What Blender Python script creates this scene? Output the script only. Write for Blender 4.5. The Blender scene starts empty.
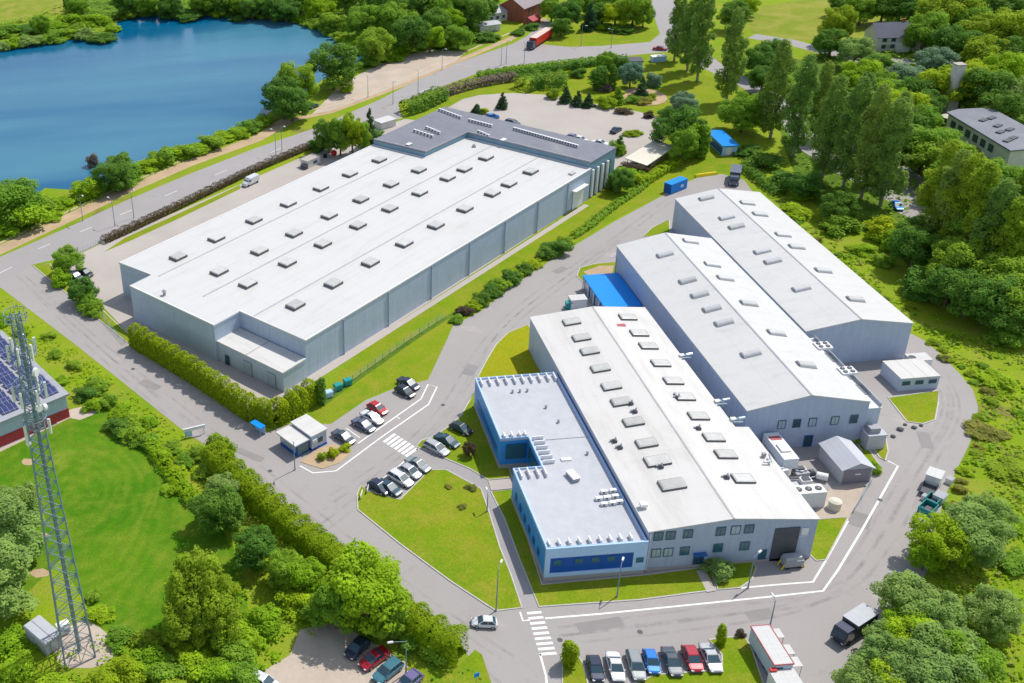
import bpy, bmesh, math, random
import numpy as np
from mathutils import Vector, Matrix
R_ = math.radians
random.seed(7); rng = np.random.default_rng(11)
scene = bpy.context.scene
COL = scene.collection

# ------------------------------------------------------------------ camera
FPX, PX, PY, PITCH, ROLL, CH = 1074.5, 237.5, 264.7, 0.476, -0.076, 125.0
_cp, _sp, _cr, _sr = math.cos(PITCH), math.sin(PITCH), math.cos(ROLL), math.sin(ROLL)
FWD = np.array([0, _cp, -_sp]); _r = np.array([1., 0, 0]); _u = np.array([0, _sp, _cp])
RIGHT = _cr * _r + _sr * _u; UP = -_sr * _r + _cr * _u
cd = bpy.data.cameras.new('camera'); cam = bpy.data.objects.new('camera', cd); COL.objects.link(cam)
M3 = Matrix(((RIGHT[0], UP[0], -FWD[0]), (RIGHT[1], UP[1], -FWD[1]), (RIGHT[2], UP[2], -FWD[2])))
cam.matrix_world = Matrix.Translation((0, 0, CH)) @ M3.to_4x4()
cd.sensor_fit = 'HORIZONTAL'; cd.sensor_width = 36; cd.lens = FPX / 1024 * 36
cd.shift_x = (512 - PX) / 1024; cd.shift_y = (PY - 341.5) / 1024
cd.clip_start = 1; cd.clip_end = 9000
scene.camera = cam

# ------------------------------------------------------------------ daylight
SUN_AZ, SUN_EL = 58.0, 56.0      # azimuth clockwise from +Y towards the sun
w = bpy.data.worlds.new('World'); scene.world = w; w.use_nodes = True
nt = w.node_tree; nt.nodes.clear()
sky = nt.nodes.new('ShaderNodeTexSky'); sky.sky_type = 'NISHITA'; sky.sun_disc = False
sky.sun_elevation = R_(SUN_EL); sky.sun_rotation = R_(SUN_AZ); sky.air_density = 1.0; sky.dust_density = 0.6; sky.ozone_density = 1.4
bg = nt.nodes.new('ShaderNodeBackground'); bg.inputs['Strength'].default_value = 0.15
wo = nt.nodes.new('ShaderNodeOutputWorld')
hs = nt.nodes.new('ShaderNodeHueSaturation'); hs.inputs['Saturation'].default_value = 0.62
nt.links.new(sky.outputs[0], hs.inputs['Color']); nt.links.new(hs.outputs[0], bg.inputs[0]); nt.links.new(bg.outputs[0], wo.inputs[0])
sd = bpy.data.lights.new('sun', 'SUN'); sd.energy = 3.7; sd.angle = R_(0.55); sd.color = (1.0, 0.95, 0.865)
so = bpy.data.objects.new('sun', sd); COL.objects.link(so)
ds = Vector((-math.sin(R_(SUN_AZ)) * math.cos(R_(SUN_EL)), -math.cos(R_(SUN_AZ)) * math.cos(R_(SUN_EL)), -math.sin(R_(SUN_EL))))
so.rotation_euler = ds.to_track_quat('-Z', 'Y').to_euler(); so.location = (0, 0, 300)
scene.view_settings.view_transform = 'Standard'; scene.view_settings.look = 'None'
scene.view_settings.exposure = 0.14; scene.view_settings.gamma = 1.0; scene.view_settings.use_curve_mapping = False
scene.cycles.max_bounces = 6; scene.cycles.transparent_max_bounces = 4

# ------------------------------------------------------------------ helpers
def g(x, y, z=0.0):
    """ground (or height z) point surveyed from the aerial photograph's coordinates"""
    d = (x - PX) / FPX * RIGHT - (y - PY) / FPX * UP + FWD
    t = (z - CH) / d[2]
    return (float(d[0] * t), float(d[1] * t))
def proj(X, Y, Z=0):
    v = np.array([X, Y, Z - CH]); q = v @ FWD
    return (FPX * (v @ RIGHT) / q + PX, -FPX * (v @ UP) / q + PY)
def poly(pts, z=0): return [g(x, y, z) for x, y in pts]

def tag(o, label=None, cat=None, group=None, kind=None):
    if label: o['label'] = label
    if cat: o['category'] = cat
    if group: o['group'] = group
    if kind: o['kind'] = kind
    return o
def thing(name, label, cat, loc=(0, 0, 0), rz=0.0, group=None):
    o = bpy.data.objects.new(name, None); COL.objects.link(o)
    o.empty_display_size = 0.5
    o.location = loc; o.rotation_euler = (0, 0, rz)
    return tag(o, label, cat, group)
def copy_tree(o, parent=None):
    c = o.copy(); COL.objects.link(c)
    c.parent = parent
    for ch in KIDS.get(o.name, []):
        copy_tree(ch, c)
    return c
KIDS = {}
def link(o, parent=None):
    COL.objects.link(o)
    if parent is not None:
        o.parent = parent; KIDS.setdefault(parent.name, []).append(o)
    return o
ORD = ['', 'first', 'second', 'third', 'fourth', 'fifth', 'sixth', 'seventh', 'eighth', 'ninth', 'tenth', 'eleventh', 'twelfth', 'thirteenth',
       'fourteenth', 'fifteenth', 'sixteenth', 'seventeenth', 'eighteenth', 'nineteenth']
def ordinal(n):
    if n < 20: return ORD[n]
    t = ['', '', 'twenty', 'thirty', 'forty', 'fifty', 'sixty', 'seventy', 'eighty', 'ninety'][n // 10]
    if n % 10 == 0: return t[:-1] + 'ieth'
    return t + '-' + ORD[n % 10]

class MB:
    def __init__(s, off=(0, 0, 0)): s.v = []; s.f = []; s.off = off
    def add(s, vs, fs):
        b = len(s.v); s.v += [tuple(p) for p in vs]; s.f += [tuple(b + i for i in f) for f in fs]; return s
    def box(s, cx, cy, z0, sx, sy, sz, rz=0.0, top=(1, 1)):
        c, n = math.cos(rz), math.sin(rz); vs = []
        for k, (tx, ty) in ((0, (1, 1)), (1, top)):
            for dx, dy in ((-1, -1), (1, -1), (1, 1), (-1, 1)):
                a, b = dx * sx / 2 * tx, dy * sy / 2 * ty
                vs.append((cx + a * c - b * n, cy + a * n + b * c, z0 + k * sz))
        return s.add(vs, [(3, 2, 1, 0), (4, 5, 6, 7), (0, 1, 5, 4), (1, 2, 6, 5), (2, 3, 7, 6), (3, 0, 4, 7)])
    def prism(s, pts, z0, z1):
        a = sum(pts[i][0] * pts[(i + 1) % len(pts)][1] - pts[(i + 1) % len(pts)][0] * pts[i][1] for i in range(len(pts)))
        if a < 0: pts = pts[::-1]
        n = len(pts)
        return s.add([(x, y, z0) for x, y in pts] + [(x, y, z1) for x, y in pts],
                     [tuple(range(n))[::-1], tuple(range(n, 2 * n))] + [(i, (i + 1) % n, n + (i + 1) % n, n + i) for i in range(n)])
    def sheet(s, pts, z):
        a = sum(pts[i][0] * pts[(i + 1) % len(pts)][1] - pts[(i + 1) % len(pts)][0] * pts[i][1] for i in range(len(pts)))
        if a < 0: pts = pts[::-1]
        return s.add([(x, y, z) for x, y in pts], [tuple(range(len(pts)))])
    def band(s, pts, wd, z, z1=None, closed=False):
        """flat strip (or low kerb when z1 is given) of width wd along pts"""
        n = len(pts); L = []; Rr = []
        for i in range(n):
            if closed: p0, p1 = pts[i - 1], pts[(i + 1) % n]
            else: p0, p1 = pts[max(i - 1, 0)], pts[min(i + 1, n - 1)]
            dx, dy = p1[0] - p0[0], p1[1] - p0[1]; l = math.hypot(dx, dy) or 1
            nx, ny = -dy / l * wd / 2, dx / l * wd / 2
            L.append((pts[i][0] + nx, pts[i][1] + ny)); Rr.append((pts[i][0] - nx, pts[i][1] - ny))
        m = n if closed else n - 1
        for i in range(m):
            j = (i + 1) % n
            if z1 is None: s.add([(*Rr[i], z), (*Rr[j], z), (*L[j], z), (*L[i], z)], [(0, 1, 2, 3)])
            else:
                s.add([(*Rr[i], z), (*Rr[j], z), (*L[j], z), (*L[i], z), (*Rr[i], z1), (*Rr[j], z1), (*L[j], z1), (*L[i], z1)],
                      [(4, 5, 6, 7), (0, 1, 5, 4), (2, 3, 7, 6)] + ([] if closed else [(3, 0, 4, 7), (1, 2, 6, 5)]))
        return s
    def tube(s, p0, p1, r0, r1=None, n=8, cap=True):
        r1 = r0 if r1 is None else r1
        p0, p1 = Vector(p0), Vector(p1); d = (p1 - p0).normalized()
        a = d.orthogonal().normalized(); b = d.cross(a)
        vs = [p + (a * math.cos(2 * math.pi * i / n) + b * math.sin(2 * math.pi * i / n)) * r for p, r in ((p0, r0), (p1, r1)) for i in range(n)]
        fs = [(i, (i + 1) % n, n + (i + 1) % n, n + i) for i in range(n)]
        if cap: fs += [tuple(range(n))[::-1], tuple(range(n, 2 * n))]
        return s.add(vs, fs)
    def loft(s, rings):
        n = len(rings[0]); vs = [p for r in rings for p in r]; fs = []
        for k in range(len(rings) - 1):
            for i in range(n): fs.append((k * n + i, k * n + (i + 1) % n, (k + 1) * n + (i + 1) % n, (k + 1) * n + i))
        fs += [tuple(range(n))[::-1], tuple(range((len(rings) - 1) * n, len(rings) * n))]
        return s.add(vs, fs)
    def build(s, name, m, parent=None, smooth=False, **tg):
        me = bpy.data.meshes.new(name); ox, oy, oz = s.off
        me.from_pydata([(x - ox, y - oy, z - oz) for x, y, z in s.v], [], s.f)
        bm = bmesh.new(); bm.from_mesh(me); bmesh.ops.recalc_face_normals(bm, faces=bm.faces) if tg.pop('fix', True) else None
        bm.to_mesh(me); bm.free()
        me.materials.append(m)
        if smooth:
            for p in me.polygons: p.use_smooth = True
        o = bpy.data.objects.new(name, me); link(o, parent)
        return tag(o, **tg) if tg else o

# ------------------------------------------------------------------ materials
def newmat(name):
    m = bpy.data.materials.new(name); m.use_nodes = True
    return m, m.node_tree, m.node_tree.nodes['Principled BSDF']
def noise(nt, scale, detail=4, rough=0.6, coord='Object', vec=None, dist=0.0):
    n = nt.nodes.new('ShaderNodeTexNoise'); n.inputs['Scale'].default_value = scale
    n.inputs['Detail'].default_value = detail; n.inputs['Roughness'].default_value = rough; n.inputs['Distortion'].default_value = dist
    if vec is None:
        tc = nt.nodes.new('ShaderNodeTexCoord'); vec = tc.outputs[coord]
    nt.links.new(vec, n.inputs['Vector']); return n
def ramp(nt, src, stops):
    r = nt.nodes.new('ShaderNodeValToRGB'); e = r.color_ramp.elements
    while len(e) < len(stops): e.new(0.5)
    for i, (p, c) in enumerate(stops): e[i].position = p; e[i].color = (*c, 1) if len(c) == 3 else c
    nt.links.new(src, r.inputs[0]); return r
def mixc(nt, fac, a, b, mode='MIX'):
    m = nt.nodes.new('ShaderNodeMix'); m.data_type = 'RGBA'; m.blend_type = mode
    for k, v in ((0, fac), (6, a), (7, b)):
        if hasattr(v, 'is_linked') or hasattr(v, 'links'): nt.links.new(v, m.inputs[k])
        elif k == 0: m.inputs[0].default_value = v
        else: m.inputs[k].default_value = (*v, 1)
    return m.outputs[2]
def mat(name, c, rough=0.6, var=0.12, scale=0.6, metal=0.0, fine=None, bump=0.0, spec=0.3, dirt=None):
    """plain surface: base colour with large and small blotches of wear"""
    m, nt, b = newmat(name)
    lo = tuple(x * (1 - var) for x in c); hi = tuple(min(1, x * (1 + var * 0.6)) for x in c)
    n1 = noise(nt, scale, 5, 0.65); col = ramp(nt, n1.outputs[0], [(0.3, lo), (0.7, hi)]).outputs[0]
    if fine:
        n2 = noise(nt, fine, 3, 0.7); f = ramp(nt, n2.outputs[0], [(0.35, (0.94,) * 3), (0.65, (1.03,) * 3)])
        col = mixc(nt, 1.0, col, f.outputs[0], 'MULTIPLY')
    if dirt:
        n3 = noise(nt, dirt[0], 6, 0.7, dist=0.6); f = ramp(nt, n3.outputs[0], [(dirt[2], (0, 0, 0)), (dirt[2] + 0.14, (1, 1, 1))])
        col = mixc(nt, f.outputs[0], col, dirt[1])
    nt.links.new(col, b.inputs['Base Color'])
    b.inputs['Roughness'].default_value = rough; b.inputs['Metallic'].default_value = metal; b.inputs['Specular IOR Level'].default_value = spec
    if bump:
        bn = nt.nodes.new('ShaderNodeBump'); bn.inputs['Strength'].default_value = bump; bn.inputs['Distance'].default_value = 0.05
        nn = noise(nt, fine or 6, 4, 0.7); nt.links.new(nn.outputs[0], bn.inputs['Height']); nt.links.new(bn.outputs[0], b.inputs['Normal'])
    return m
def stripes(name, c, c2, period, axis=0, width=0.08, rough=0.5, var=0.1, period2=None, streak=0.0):
    """sheet panels: thin joint lines every `period` metres along an object axis (0 x, 1 y, 2 z), optional second set"""
    m, nt, b = newmat(name)
    tc = nt.nodes.new('ShaderNodeTexCoord'); sx = nt.nodes.new('ShaderNodeSeparateXYZ'); nt.links.new(tc.outputs['Object'], sx.inputs[0])
    def line(ax, per):
        d = nt.nodes.new('ShaderNodeMath'); d.operation = 'DIVIDE'; nt.links.new(sx.outputs[ax], d.inputs[0]); d.inputs[1].default_value = per
        fr = nt.nodes.new('ShaderNodeMath'); fr.operation = 'FRACT'; nt.links.new(d.outputs[0], fr.inputs[0])
        l = nt.nodes.new('ShaderNodeMath'); l.operation = 'LESS_THAN'; nt.links.new(fr.outputs[0], l.inputs[0]); l.inputs[1].default_value = width / per
        return l.outputs[0]
    n1 = noise(nt, 0.35, 6, 0.65)
    col = ramp(nt, n1.outputs[0], [(0.3, tuple(x * (1 - var) for x in c)), (0.7, tuple(min(1, x * (1 + var * 0.5)) for x in c))]).outputs[0]
    if streak:
        mp = nt.nodes.new('ShaderNodeMapping'); nt.links.new(tc.outputs['Object'], mp.inputs[0])
        mp.inputs['Scale'].default_value = (2.5, 2.5, 0.25) if axis != 9 else (0.15, 1.5, 1)
        n2 = noise(nt, 1.0, 4, 0.6, vec=mp.outputs[0]); f = ramp(nt, n2.outputs[0], [(0.45, (1, 1, 1)), (0.75, (1 - streak,) * 3)])
        col = mixc(nt, 1.0, col, f.outputs[0], 'MULTIPLY')
    col = mixc(nt, line(0 if axis == 9 else axis, period), col, c2)
    if period2: col = mixc(nt, line(period2[0], period2[1]), col, c2)
    nt.links.new(col, b.inputs['Base Color']); b.inputs['Roughness'].default_value = rough; b.inputs['Specular IOR Level'].default_value = 0.3
    return m
def joints(m, axis, period, width, f=0.93):
    nt = m.node_tree; b = nt.nodes['Principled BSDF']; src = b.inputs['Base Color'].links[0].from_socket
    tc = nt.nodes.new('ShaderNodeTexCoord'); sx = nt.nodes.new('ShaderNodeSeparateXYZ'); nt.links.new(tc.outputs['Object'], sx.inputs[0])
    n = noise(nt, 0.15, 3); wob = nt.nodes.new('ShaderNodeMath'); wob.operation = 'MULTIPLY_ADD'; nt.links.new(n.outputs[0], wob.inputs[0]); wob.inputs[1].default_value = 0.25; nt.links.new(sx.outputs[axis], wob.inputs[2])
    d = nt.nodes.new('ShaderNodeMath'); d.operation = 'DIVIDE'; nt.links.new(wob.outputs[0], d.inputs[0]); d.inputs[1].default_value = period
    fr = nt.nodes.new('ShaderNodeMath'); fr.operation = 'FRACT'; nt.links.new(d.outputs[0], fr.inputs[0])
    l = nt.nodes.new('ShaderNodeMath'); l.operation = 'LESS_THAN'; nt.links.new(fr.outputs[0], l.inputs[0]); l.inputs[1].default_value = width / period
    out = mixc(nt, l.outputs[0], src, mixc(nt, 1.0, src, (f, f, f), 'MULTIPLY')); nt.links.new(out, b.inputs['Base Color'])
def streaks(m, sc, f=0.93, lo=.5):
    nt = m.node_tree; b = nt.nodes['Principled BSDF']; src = b.inputs['Base Color'].links[0].from_socket
    tc = nt.nodes.new('ShaderNodeTexCoord'); mp = nt.nodes.new('ShaderNodeMapping'); mp.inputs['Scale'].default_value = sc; nt.links.new(tc.outputs['Object'], mp.inputs[0])
    n = noise(nt, 1.0, 6, .7, vec=mp.outputs[0]); r = ramp(nt, n.outputs[0], [(lo, (1, 1, 1)), (lo + .2, (f, f * .99, f * .97))])
    nt.links.new(mixc(nt, 1.0, src, r.outputs[0], 'MULTIPLY'), b.inputs['Base Color'])
def grassmat(name, c1, c2, c3, s1=0.03, s2=0.35, patch=None, bump=0.6):
    m, nt, b = newmat(name)
    a = noise(nt, s1, 5, 0.6, dist=0.4); q = noise(nt, s2, 6, 0.7); fi = noise(nt, 2.6, 5, 0.8)
    col = ramp(nt, a.outputs[0], [(0.35, c1), (0.65, c2)]).outputs[0]
    qf = ramp(nt, q.outputs[0], [(0.42, (0, 0, 0)), (0.68, (1, 1, 1))])
    col = mixc(nt, qf.outputs[0], col, c3)
    ff = ramp(nt, fi.outputs[0], [(0.3, (0.72,) * 3), (0.7, (1.2,) * 3)])
    col = mixc(nt, 1.0, col, ff.outputs[0], 'MULTIPLY')
    if patch:
        p = noise(nt, patch[0], 5, 0.6, dist=0.8); pf = ramp(nt, p.outputs[0], [(patch[2], (0, 0, 0)), (patch[2] + 0.07, (1, 1, 1))])
        col = mixc(nt, pf.outputs[0], col, patch[1])
    nt.links.new(col, b.inputs['Base Color']); b.inputs['Roughness'].default_value = 0.9; b.inputs['Specular IOR Level'].default_value = 0.05
    bn = nt.nodes.new('ShaderNodeBump'); bn.inputs['Strength'].default_value = bump; bn.inputs['Distance'].default_value = 0.15
    nt.links.new(fi.outputs[0], bn.inputs['Height']); nt.links.new(bn.outputs[0], b.inputs['Normal'])
    return m
def mowrings(m, cx, cy):
    nt = m.node_tree; b = nt.nodes['Principled BSDF']; src = b.inputs['Base Color'].links[0].from_socket
    tc = nt.nodes.new('ShaderNodeTexCoord'); mp = nt.nodes.new('ShaderNodeMapping'); mp.vector_type = 'TEXTURE'; mp.inputs['Location'].default_value = (cx, cy, 0); mp.inputs['Scale'].default_value = (1.0, 1.5, 1)
    nt.links.new(tc.outputs['Object'], mp.inputs[0]); wv = nt.nodes.new('ShaderNodeTexWave'); wv.wave_type = 'RINGS'; wv.rings_direction = 'Z'
    wv.inputs['Scale'].default_value = 0.14; wv.inputs['Distortion'].default_value = 14.0; wv.inputs['Detail'].default_value = 5; wv.inputs['Detail Scale'].default_value = 0.6
    nt.links.new(mp.outputs[0], wv.inputs['Vector']); r = ramp(nt, wv.outputs[0], [(0.1, (0.92, 0.945, 0.92)), (0.5, (1, 1, 1)), (0.9, (1.08, 1.04, 1.05))])
    nt.links.new(mixc(nt, 1.0, src, r.outputs[0], 'MULTIPLY'), b.inputs['Base Color'])
def leafmat(name, c, var=0.35, hue=0.35, rough=0.75):
    m, nt, b = newmat(name)
    n1 = noise(nt, 1.7, 3, 0.6); oi = nt.nodes.new('ShaderNodeObjectInfo')
    lo = tuple(x * (1 - var) for x in c); hi = (min(1, c[0] * (1 + var * 1.3)), min(1, c[1] * (1 + var)), c[2] * (1 + var * 0.5))
    col = ramp(nt, n1.outputs[0], [(0.3, lo), (0.7, hi)]).outputs[0]
    tint = ramp(nt, oi.outputs['Random'], [(0.0, (1 - hue * 0.6, 1 - hue * 0.3, 1 - hue * 0.2)), (0.5, (1, 1, 1)), (1.0, (1 + hue * 0.7, 1 + hue * 0.25, 1))])
    col = mixc(nt, 1.0, col, tint.outputs[0], 'MULTIPLY')
    tr = nt.nodes.new('ShaderNodeBsdfTranslucent'); nt.links.new(col, tr.inputs[0])
    mx = nt.nodes.new('ShaderNodeMixShader'); mx.inputs[0].default_value = 0.5
    nt.links.new(b.outputs[0], mx.inputs[1]); nt.links.new(tr.outputs[0], mx.inputs[2])
    nt.links.new(mx.outputs[0], nt.nodes['Material Output'].inputs[0])
    nt.links.new(col, b.inputs['Base Color']); b.inputs['Roughness'].default_value = rough; b.inputs['Specular IOR Level'].default_value = 0.12
    return m
def glossy(name, c, rough=0.25, metal=0.0, coat=0.6):
    m, nt, b = newmat(name); n1 = noise(nt, 1.3, 3)
    col = ramp(nt, n1.outputs[0], [(0.3, tuple(x * 0.93 for x in c)), (0.7, tuple(min(1, x * 1.05) for x in c))]).outputs[0]
    nt.links.new(col, b.inputs['Base Color']); b.inputs['Roughness'].default_value = rough; b.inputs['Metallic'].default_value = metal
    b.inputs['Coat Weight'].default_value = coat; b.inputs['Coat Roughness'].default_value = 0.2
    return m

M = {}
M['meadow'] = grassmat('meadow', (0.16, 0.28, 0.012), (0.25, 0.35, 0.014), (0.28, 0.30, 0.04), 0.025, 0.12, (0.035, (0.20, 0.17, 0.06), 0.64))
M['lawn'] = grassmat('lawn', (0.15, 0.26, 0.010), (0.215, 0.295, 0.012), (0.28, 0.285, 0.03), 0.06, 0.22)
M['field'] = grassmat('field', (0.055, 0.18, 0.006), (0.105, 0.235, 0.010), (0.17, 0.25, 0.02), 0.03, 0.2, (0.05, (0.20, 0.27, 0.03), 0.60))
mowrings(M['field'], *g(70, 500))
M['farfield'] = grassmat('farfield', (0.17, 0.25, 0.02), (0.26, 0.29, 0.035), (0.33, 0.31, 0.07), 0.02, 0.12)
M['drylawn'] = grassmat('drylawn', (0.30, 0.31, 0.01), (0.35, 0.33, 0.015), (0.27, 0.32, 0.015), 0.06, 0.35)
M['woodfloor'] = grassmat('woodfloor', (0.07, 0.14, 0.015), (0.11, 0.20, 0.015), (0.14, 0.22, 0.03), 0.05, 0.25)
M['asphalt'] = mat('asphalt', (0.355, 0.332, 0.322), 0.85, 0.05, 0.05, fine=5, dirt=(0.06, (0.47, 0.425, 0.385), 0.60))
M['asphalt2'] = mat('asphalt2', (0.345, 0.325, 0.325), 0.85, 0.06, 0.05, fine=5, dirt=(0.08, (0.43, 0.41, 0.40), 0.62))
def wear(m):
    nt = m.node_tree; b = nt.nodes['Principled BSDF']; src = b.inputs['Base Color'].links[0].from_socket
    n = noise(nt, .28, 6, .72, dist=.5); r = ramp(nt, n.outputs[0], [(.58, (1, 1, 1)), (.72, (.87, .86, .87))])
    c = mixc(nt, 1.0, src, r.outputs[0], 'MULTIPLY')
    nt.links.new(c, b.inputs['Base Color'])
wear(M['asphalt']); wear(M['asphalt2'])
M['concrete'] = mat('concrete', (0.45, 0.405, 0.37), 0.85, 0.08, 0.06, fine=4, dirt=(0.05, (0.40, 0.36, 0.34), 0.56))
M['gravel'] = mat('gravel', (0.50, 0.42, 0.35), 0.95, 0.15, 0.09, fine=1.6, dirt=(0.08, (0.38, 0.31, 0.25), 0.6), bump=0.5)
M['dirt'] = mat('dirt', (0.48, 0.35, 0.22), 0.95, 0.2, 0.12, fine=1.2, dirt=(0.15, (0.26, 0.27, 0.07), 0.6), bump=0.5)
M['track'] = mat('track', (0.55, 0.43, 0.30), 0.95, 0.18, 0.12, fine=1.3, bump=0.4)
M['paint'] = mat('paint', (0.82, 0.82, 0.80), 0.6, 0.08, 0.5, fine=2.0, dirt=(0.9, (0.5, 0.49, 0.48), 0.66))
M['kerb'] = mat('kerb', (0.52, 0.50, 0.47), 0.85, 0.12, 0.5, fine=2)
M['roofwhite'] = mat('roofwhite', (0.585, 0.585, 0.58), 0.6, 0.02, 0.04, fine=6, dirt=(0.03, (0.55, 0.545, 0.535), 0.56))
M['roofcream'] = mat('roofcream', (0.625, 0.615, 0.60), 0.6, 0.025, 0.05, fine=6, dirt=(0.05, (0.575, 0.56, 0.535), 0.56))
streaks(M['roofwhite'], (.06, .5, 1), .91); joints(M['roofwhite'], 0, 6.3, .14, .93); joints(M['roofwhite'], 1, 7.4, .12, .95)
streaks(M['roofcream'], (.5, .07, 1), .89, .47); joints(M['roofcream'], 1, 6.05, .14, .94)
M['roofgrey'] = mat('roofgrey', (0.47, 0.485, 0.525), 0.6, 0.04, 0.1, fine=0.6, dirt=(0.12, (0.46, 0.47, 0.51), 0.6))
M['roofslate'] = mat('roofslate', (0.20, 0.21, 0.25), 0.7, 0.12, 0.12, fine=0.8, dirt=(0.1, (0.26, 0.26, 0.28), 0.58))
M['seam'] = mat('seam', (0.42, 0.42, 0.43), 0.6)
M['wallblue'] = stripes('wallblue', (0.43, 0.50, 0.64), (0.38, 0.44, 0.57), 1.1, 0, 0.09, 0.55, 0.08, (2, 2.6), 0.12)
M['wallpale'] = stripes('wallpale', (0.46, 0.54, 0.66), (0.37, 0.46, 0.60), 1.15, 0, 0.08, 0.55, 0.07, (2, 2.2), 0.14)
M['wallpaleY'] = stripes('wallpaley', (0.50, 0.58, 0.70), (0.45, 0.52, 0.63), 1.15, 1, 0.08, 0.55, 0.07, (2, 2.2), 0.14)
M['walldark'] = stripes('walldark', (0.19, 0.33, 0.42), (0.14, 0.25, 0.33), 1.3, 0, 0.12, 0.35, 0.1, (2, 2.2))
M['white'] = mat('white', (0.78, 0.79, 0.80), 0.45, 0.05, 0.6, fine=3)
M['cladblue'] = stripes('cladblue', (0.05, 0.30, 0.74), (0.04, 0.22, 0.56), 1.5, 1, 0.06, 0.4, 0.08, (2, 1.6))
M['cladlight'] = stripes('cladlight', (0.44, 0.63, 0.93), (0.38, 0.56, 0.86), 2.1, 0, 0.05, 0.4, 0.05, (2, 3.2))
M['deepblue'] = mat('deepblue', (0.010, 0.09, 0.42), 0.35, 0.12, 0.6)
M['skyblue'] = stripes('skyblue', (0.0, 0.26, 0.80), (0.0, 0.20, 0.66), 1.2, 1, 0.06, 0.45, 0.06)
M['glass'] = glossy('glass', (0.03, 0.07, 0.10), 0.32, 0, 0.0)
M['glassteal'] = glossy('glassteal', (0.02, 0.12, 0.17), 0.1, 0, 0.8)
M['paleglass'] = glossy('paleglass', (0.35, 0.45, 0.52), 0.15, 0, 0.8)
M['frame'] = mat('frame', (0.06, 0.13, 0.19), 0.4)
M['frameblue'] = mat('frameblue', (0.03, 0.13, 0.36), 0.4)
M['skylight'] = mat('skylight', (0.56, 0.56, 0.545), 0.4, 0.12, 0.9, fine=3, spec=0.5)
def vary(m, lo=.8):
    nt = m.node_tree; b = nt.nodes['Principled BSDF']; src = b.inputs['Base Color'].links[0].from_socket
    oi = nt.nodes.new('ShaderNodeObjectInfo'); r = ramp(nt, oi.outputs['Random'], [(0, (lo, lo, lo * .98)), (1, (1.06, 1.06, 1.06))])
    nt.links.new(mixc(nt, 1.0, src, r.outputs[0], 'MULTIPLY'), b.inputs['Base Color'])
M['vault'] = mat('vault', (0.55, 0.56, 0.57), 0.35, 0.1, 0.9, fine=3, spec=0.5)
vary(M['vault']); vary(M['skylight'])
M['curb'] = mat('curb', (0.13, 0.13, 0.135), 0.7)
M['steel'] = mat('steel', (0.45, 0.47, 0.50), 0.45, 0.15, 1.2, metal=0.3)
M['galv'] = mat('galv', (0.20, 0.28, 0.34), 0.5, 0.12, 1.2)
M['black'] = mat('black', (0.02, 0.02, 0.023), 0.6)
M['darkgrey'] = mat('darkgrey', (0.09, 0.095, 0.11), 0.6)
M['grey'] = mat('grey', (0.36, 0.37, 0.40), 0.6)
M['shedgrey'] = stripes('shedgrey', (0.50, 0.52, 0.57), (0.43, 0.45, 0.50), 0.9, 0, 0.06, 0.6, 0.08)
M['sheddoor'] = stripes('sheddoor', (0.27, 0.25, 0.29), (0.20, 0.19, 0.22), 0.5, 2, 0.05, 0.6, 0.08)
M['brick'] = mat('brick', (0.36, 0.12, 0.08), 0.8, 0.2, 0.5, fine=3)
M['redwall'] = stripes('redwall', (0.42, 0.05, 0.06), (0.30, 0.035, 0.045), 1.2, 0, 0.07, 0.6)
M['plaster'] = mat('plaster', (0.68, 0.66, 0.63), 0.8, 0.1, 0.5, fine=2)
M['tile'] = mat('tile', (0.085, 0.095, 0.14), 0.7, 0.15, 0.5, fine=2)
M['tilebrown'] = mat('tilebrown', (0.30, 0.26, 0.27), 0.7, 0.15, 0.5, fine=2)
M['solar'] = stripes('solar', (0.045, 0.06, 0.16), (0.30, 0.32, 0.42), 1.05, 0, 0.07, 0.2, 0.2, (1, 1.7))
M['bark'] = mat('bark', (0.16, 0.12, 0.08), 0.9, 0.3, 2)
M['barkpale'] = mat('barkpale', (0.34, 0.31, 0.25), 0.9, 0.3, 2)
M['yellow'] = mat('yellow', (0.75, 0.62, 0.02), 0.5)
M['teal'] = mat('teal', (0.02, 0.30, 0.30), 0.4)
M['palered'] = mat('palered', (0.50, 0.13, 0.14), 0.6)
M['red'] = mat('red', (0.62, 0.03, 0.03), 0.45)
M['pinkroof'] = mat('pinkroof', (0.66, 0.50, 0.44), 0.6)
M['cream'] = mat('cream', (0.68, 0.64, 0.54), 0.7, 0.08, 0.2, fine=1)
M['rubber'] = mat('rubber', (0.03, 0.03, 0.032), 0.8)
M['lamp'] = mat('lamp', (0.75, 0.76, 0.78), 0.3)
M['litred'] = mat('litred', (0.35, 0.01, 0.01), 0.3)
for k, c in dict(dark=(0.15, 0.32, 0.050), mid=(0.26, 0.46, 0.048), bright=(0.33, 0.54, 0.028), lime=(0.40, 0.55, 0.025), grey=(0.30, 0.47, 0.14),
                 olive=(0.32, 0.47, 0.035), hedge=(0.33, 0.46, 0.015), poplar=(0.24, 0.39, 0.08), spruce=(0.08, 0.18, 0.08), blue=(0.22, 0.38, 0.26),
                 brown=(0.13, 0.11, 0.075), purple=(0.25, 0.23, 0.21), lowgreen=(0.30, 0.50, 0.018), rust=(0.31, 0.35, 0.08), reed=(0.38, 0.44, 0.09)).items():
    M['leaf_' + k] = leafmat('leaf ' + k, c, hue=0.14 if k in ('grey', 'olive') else 0.32)
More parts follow.
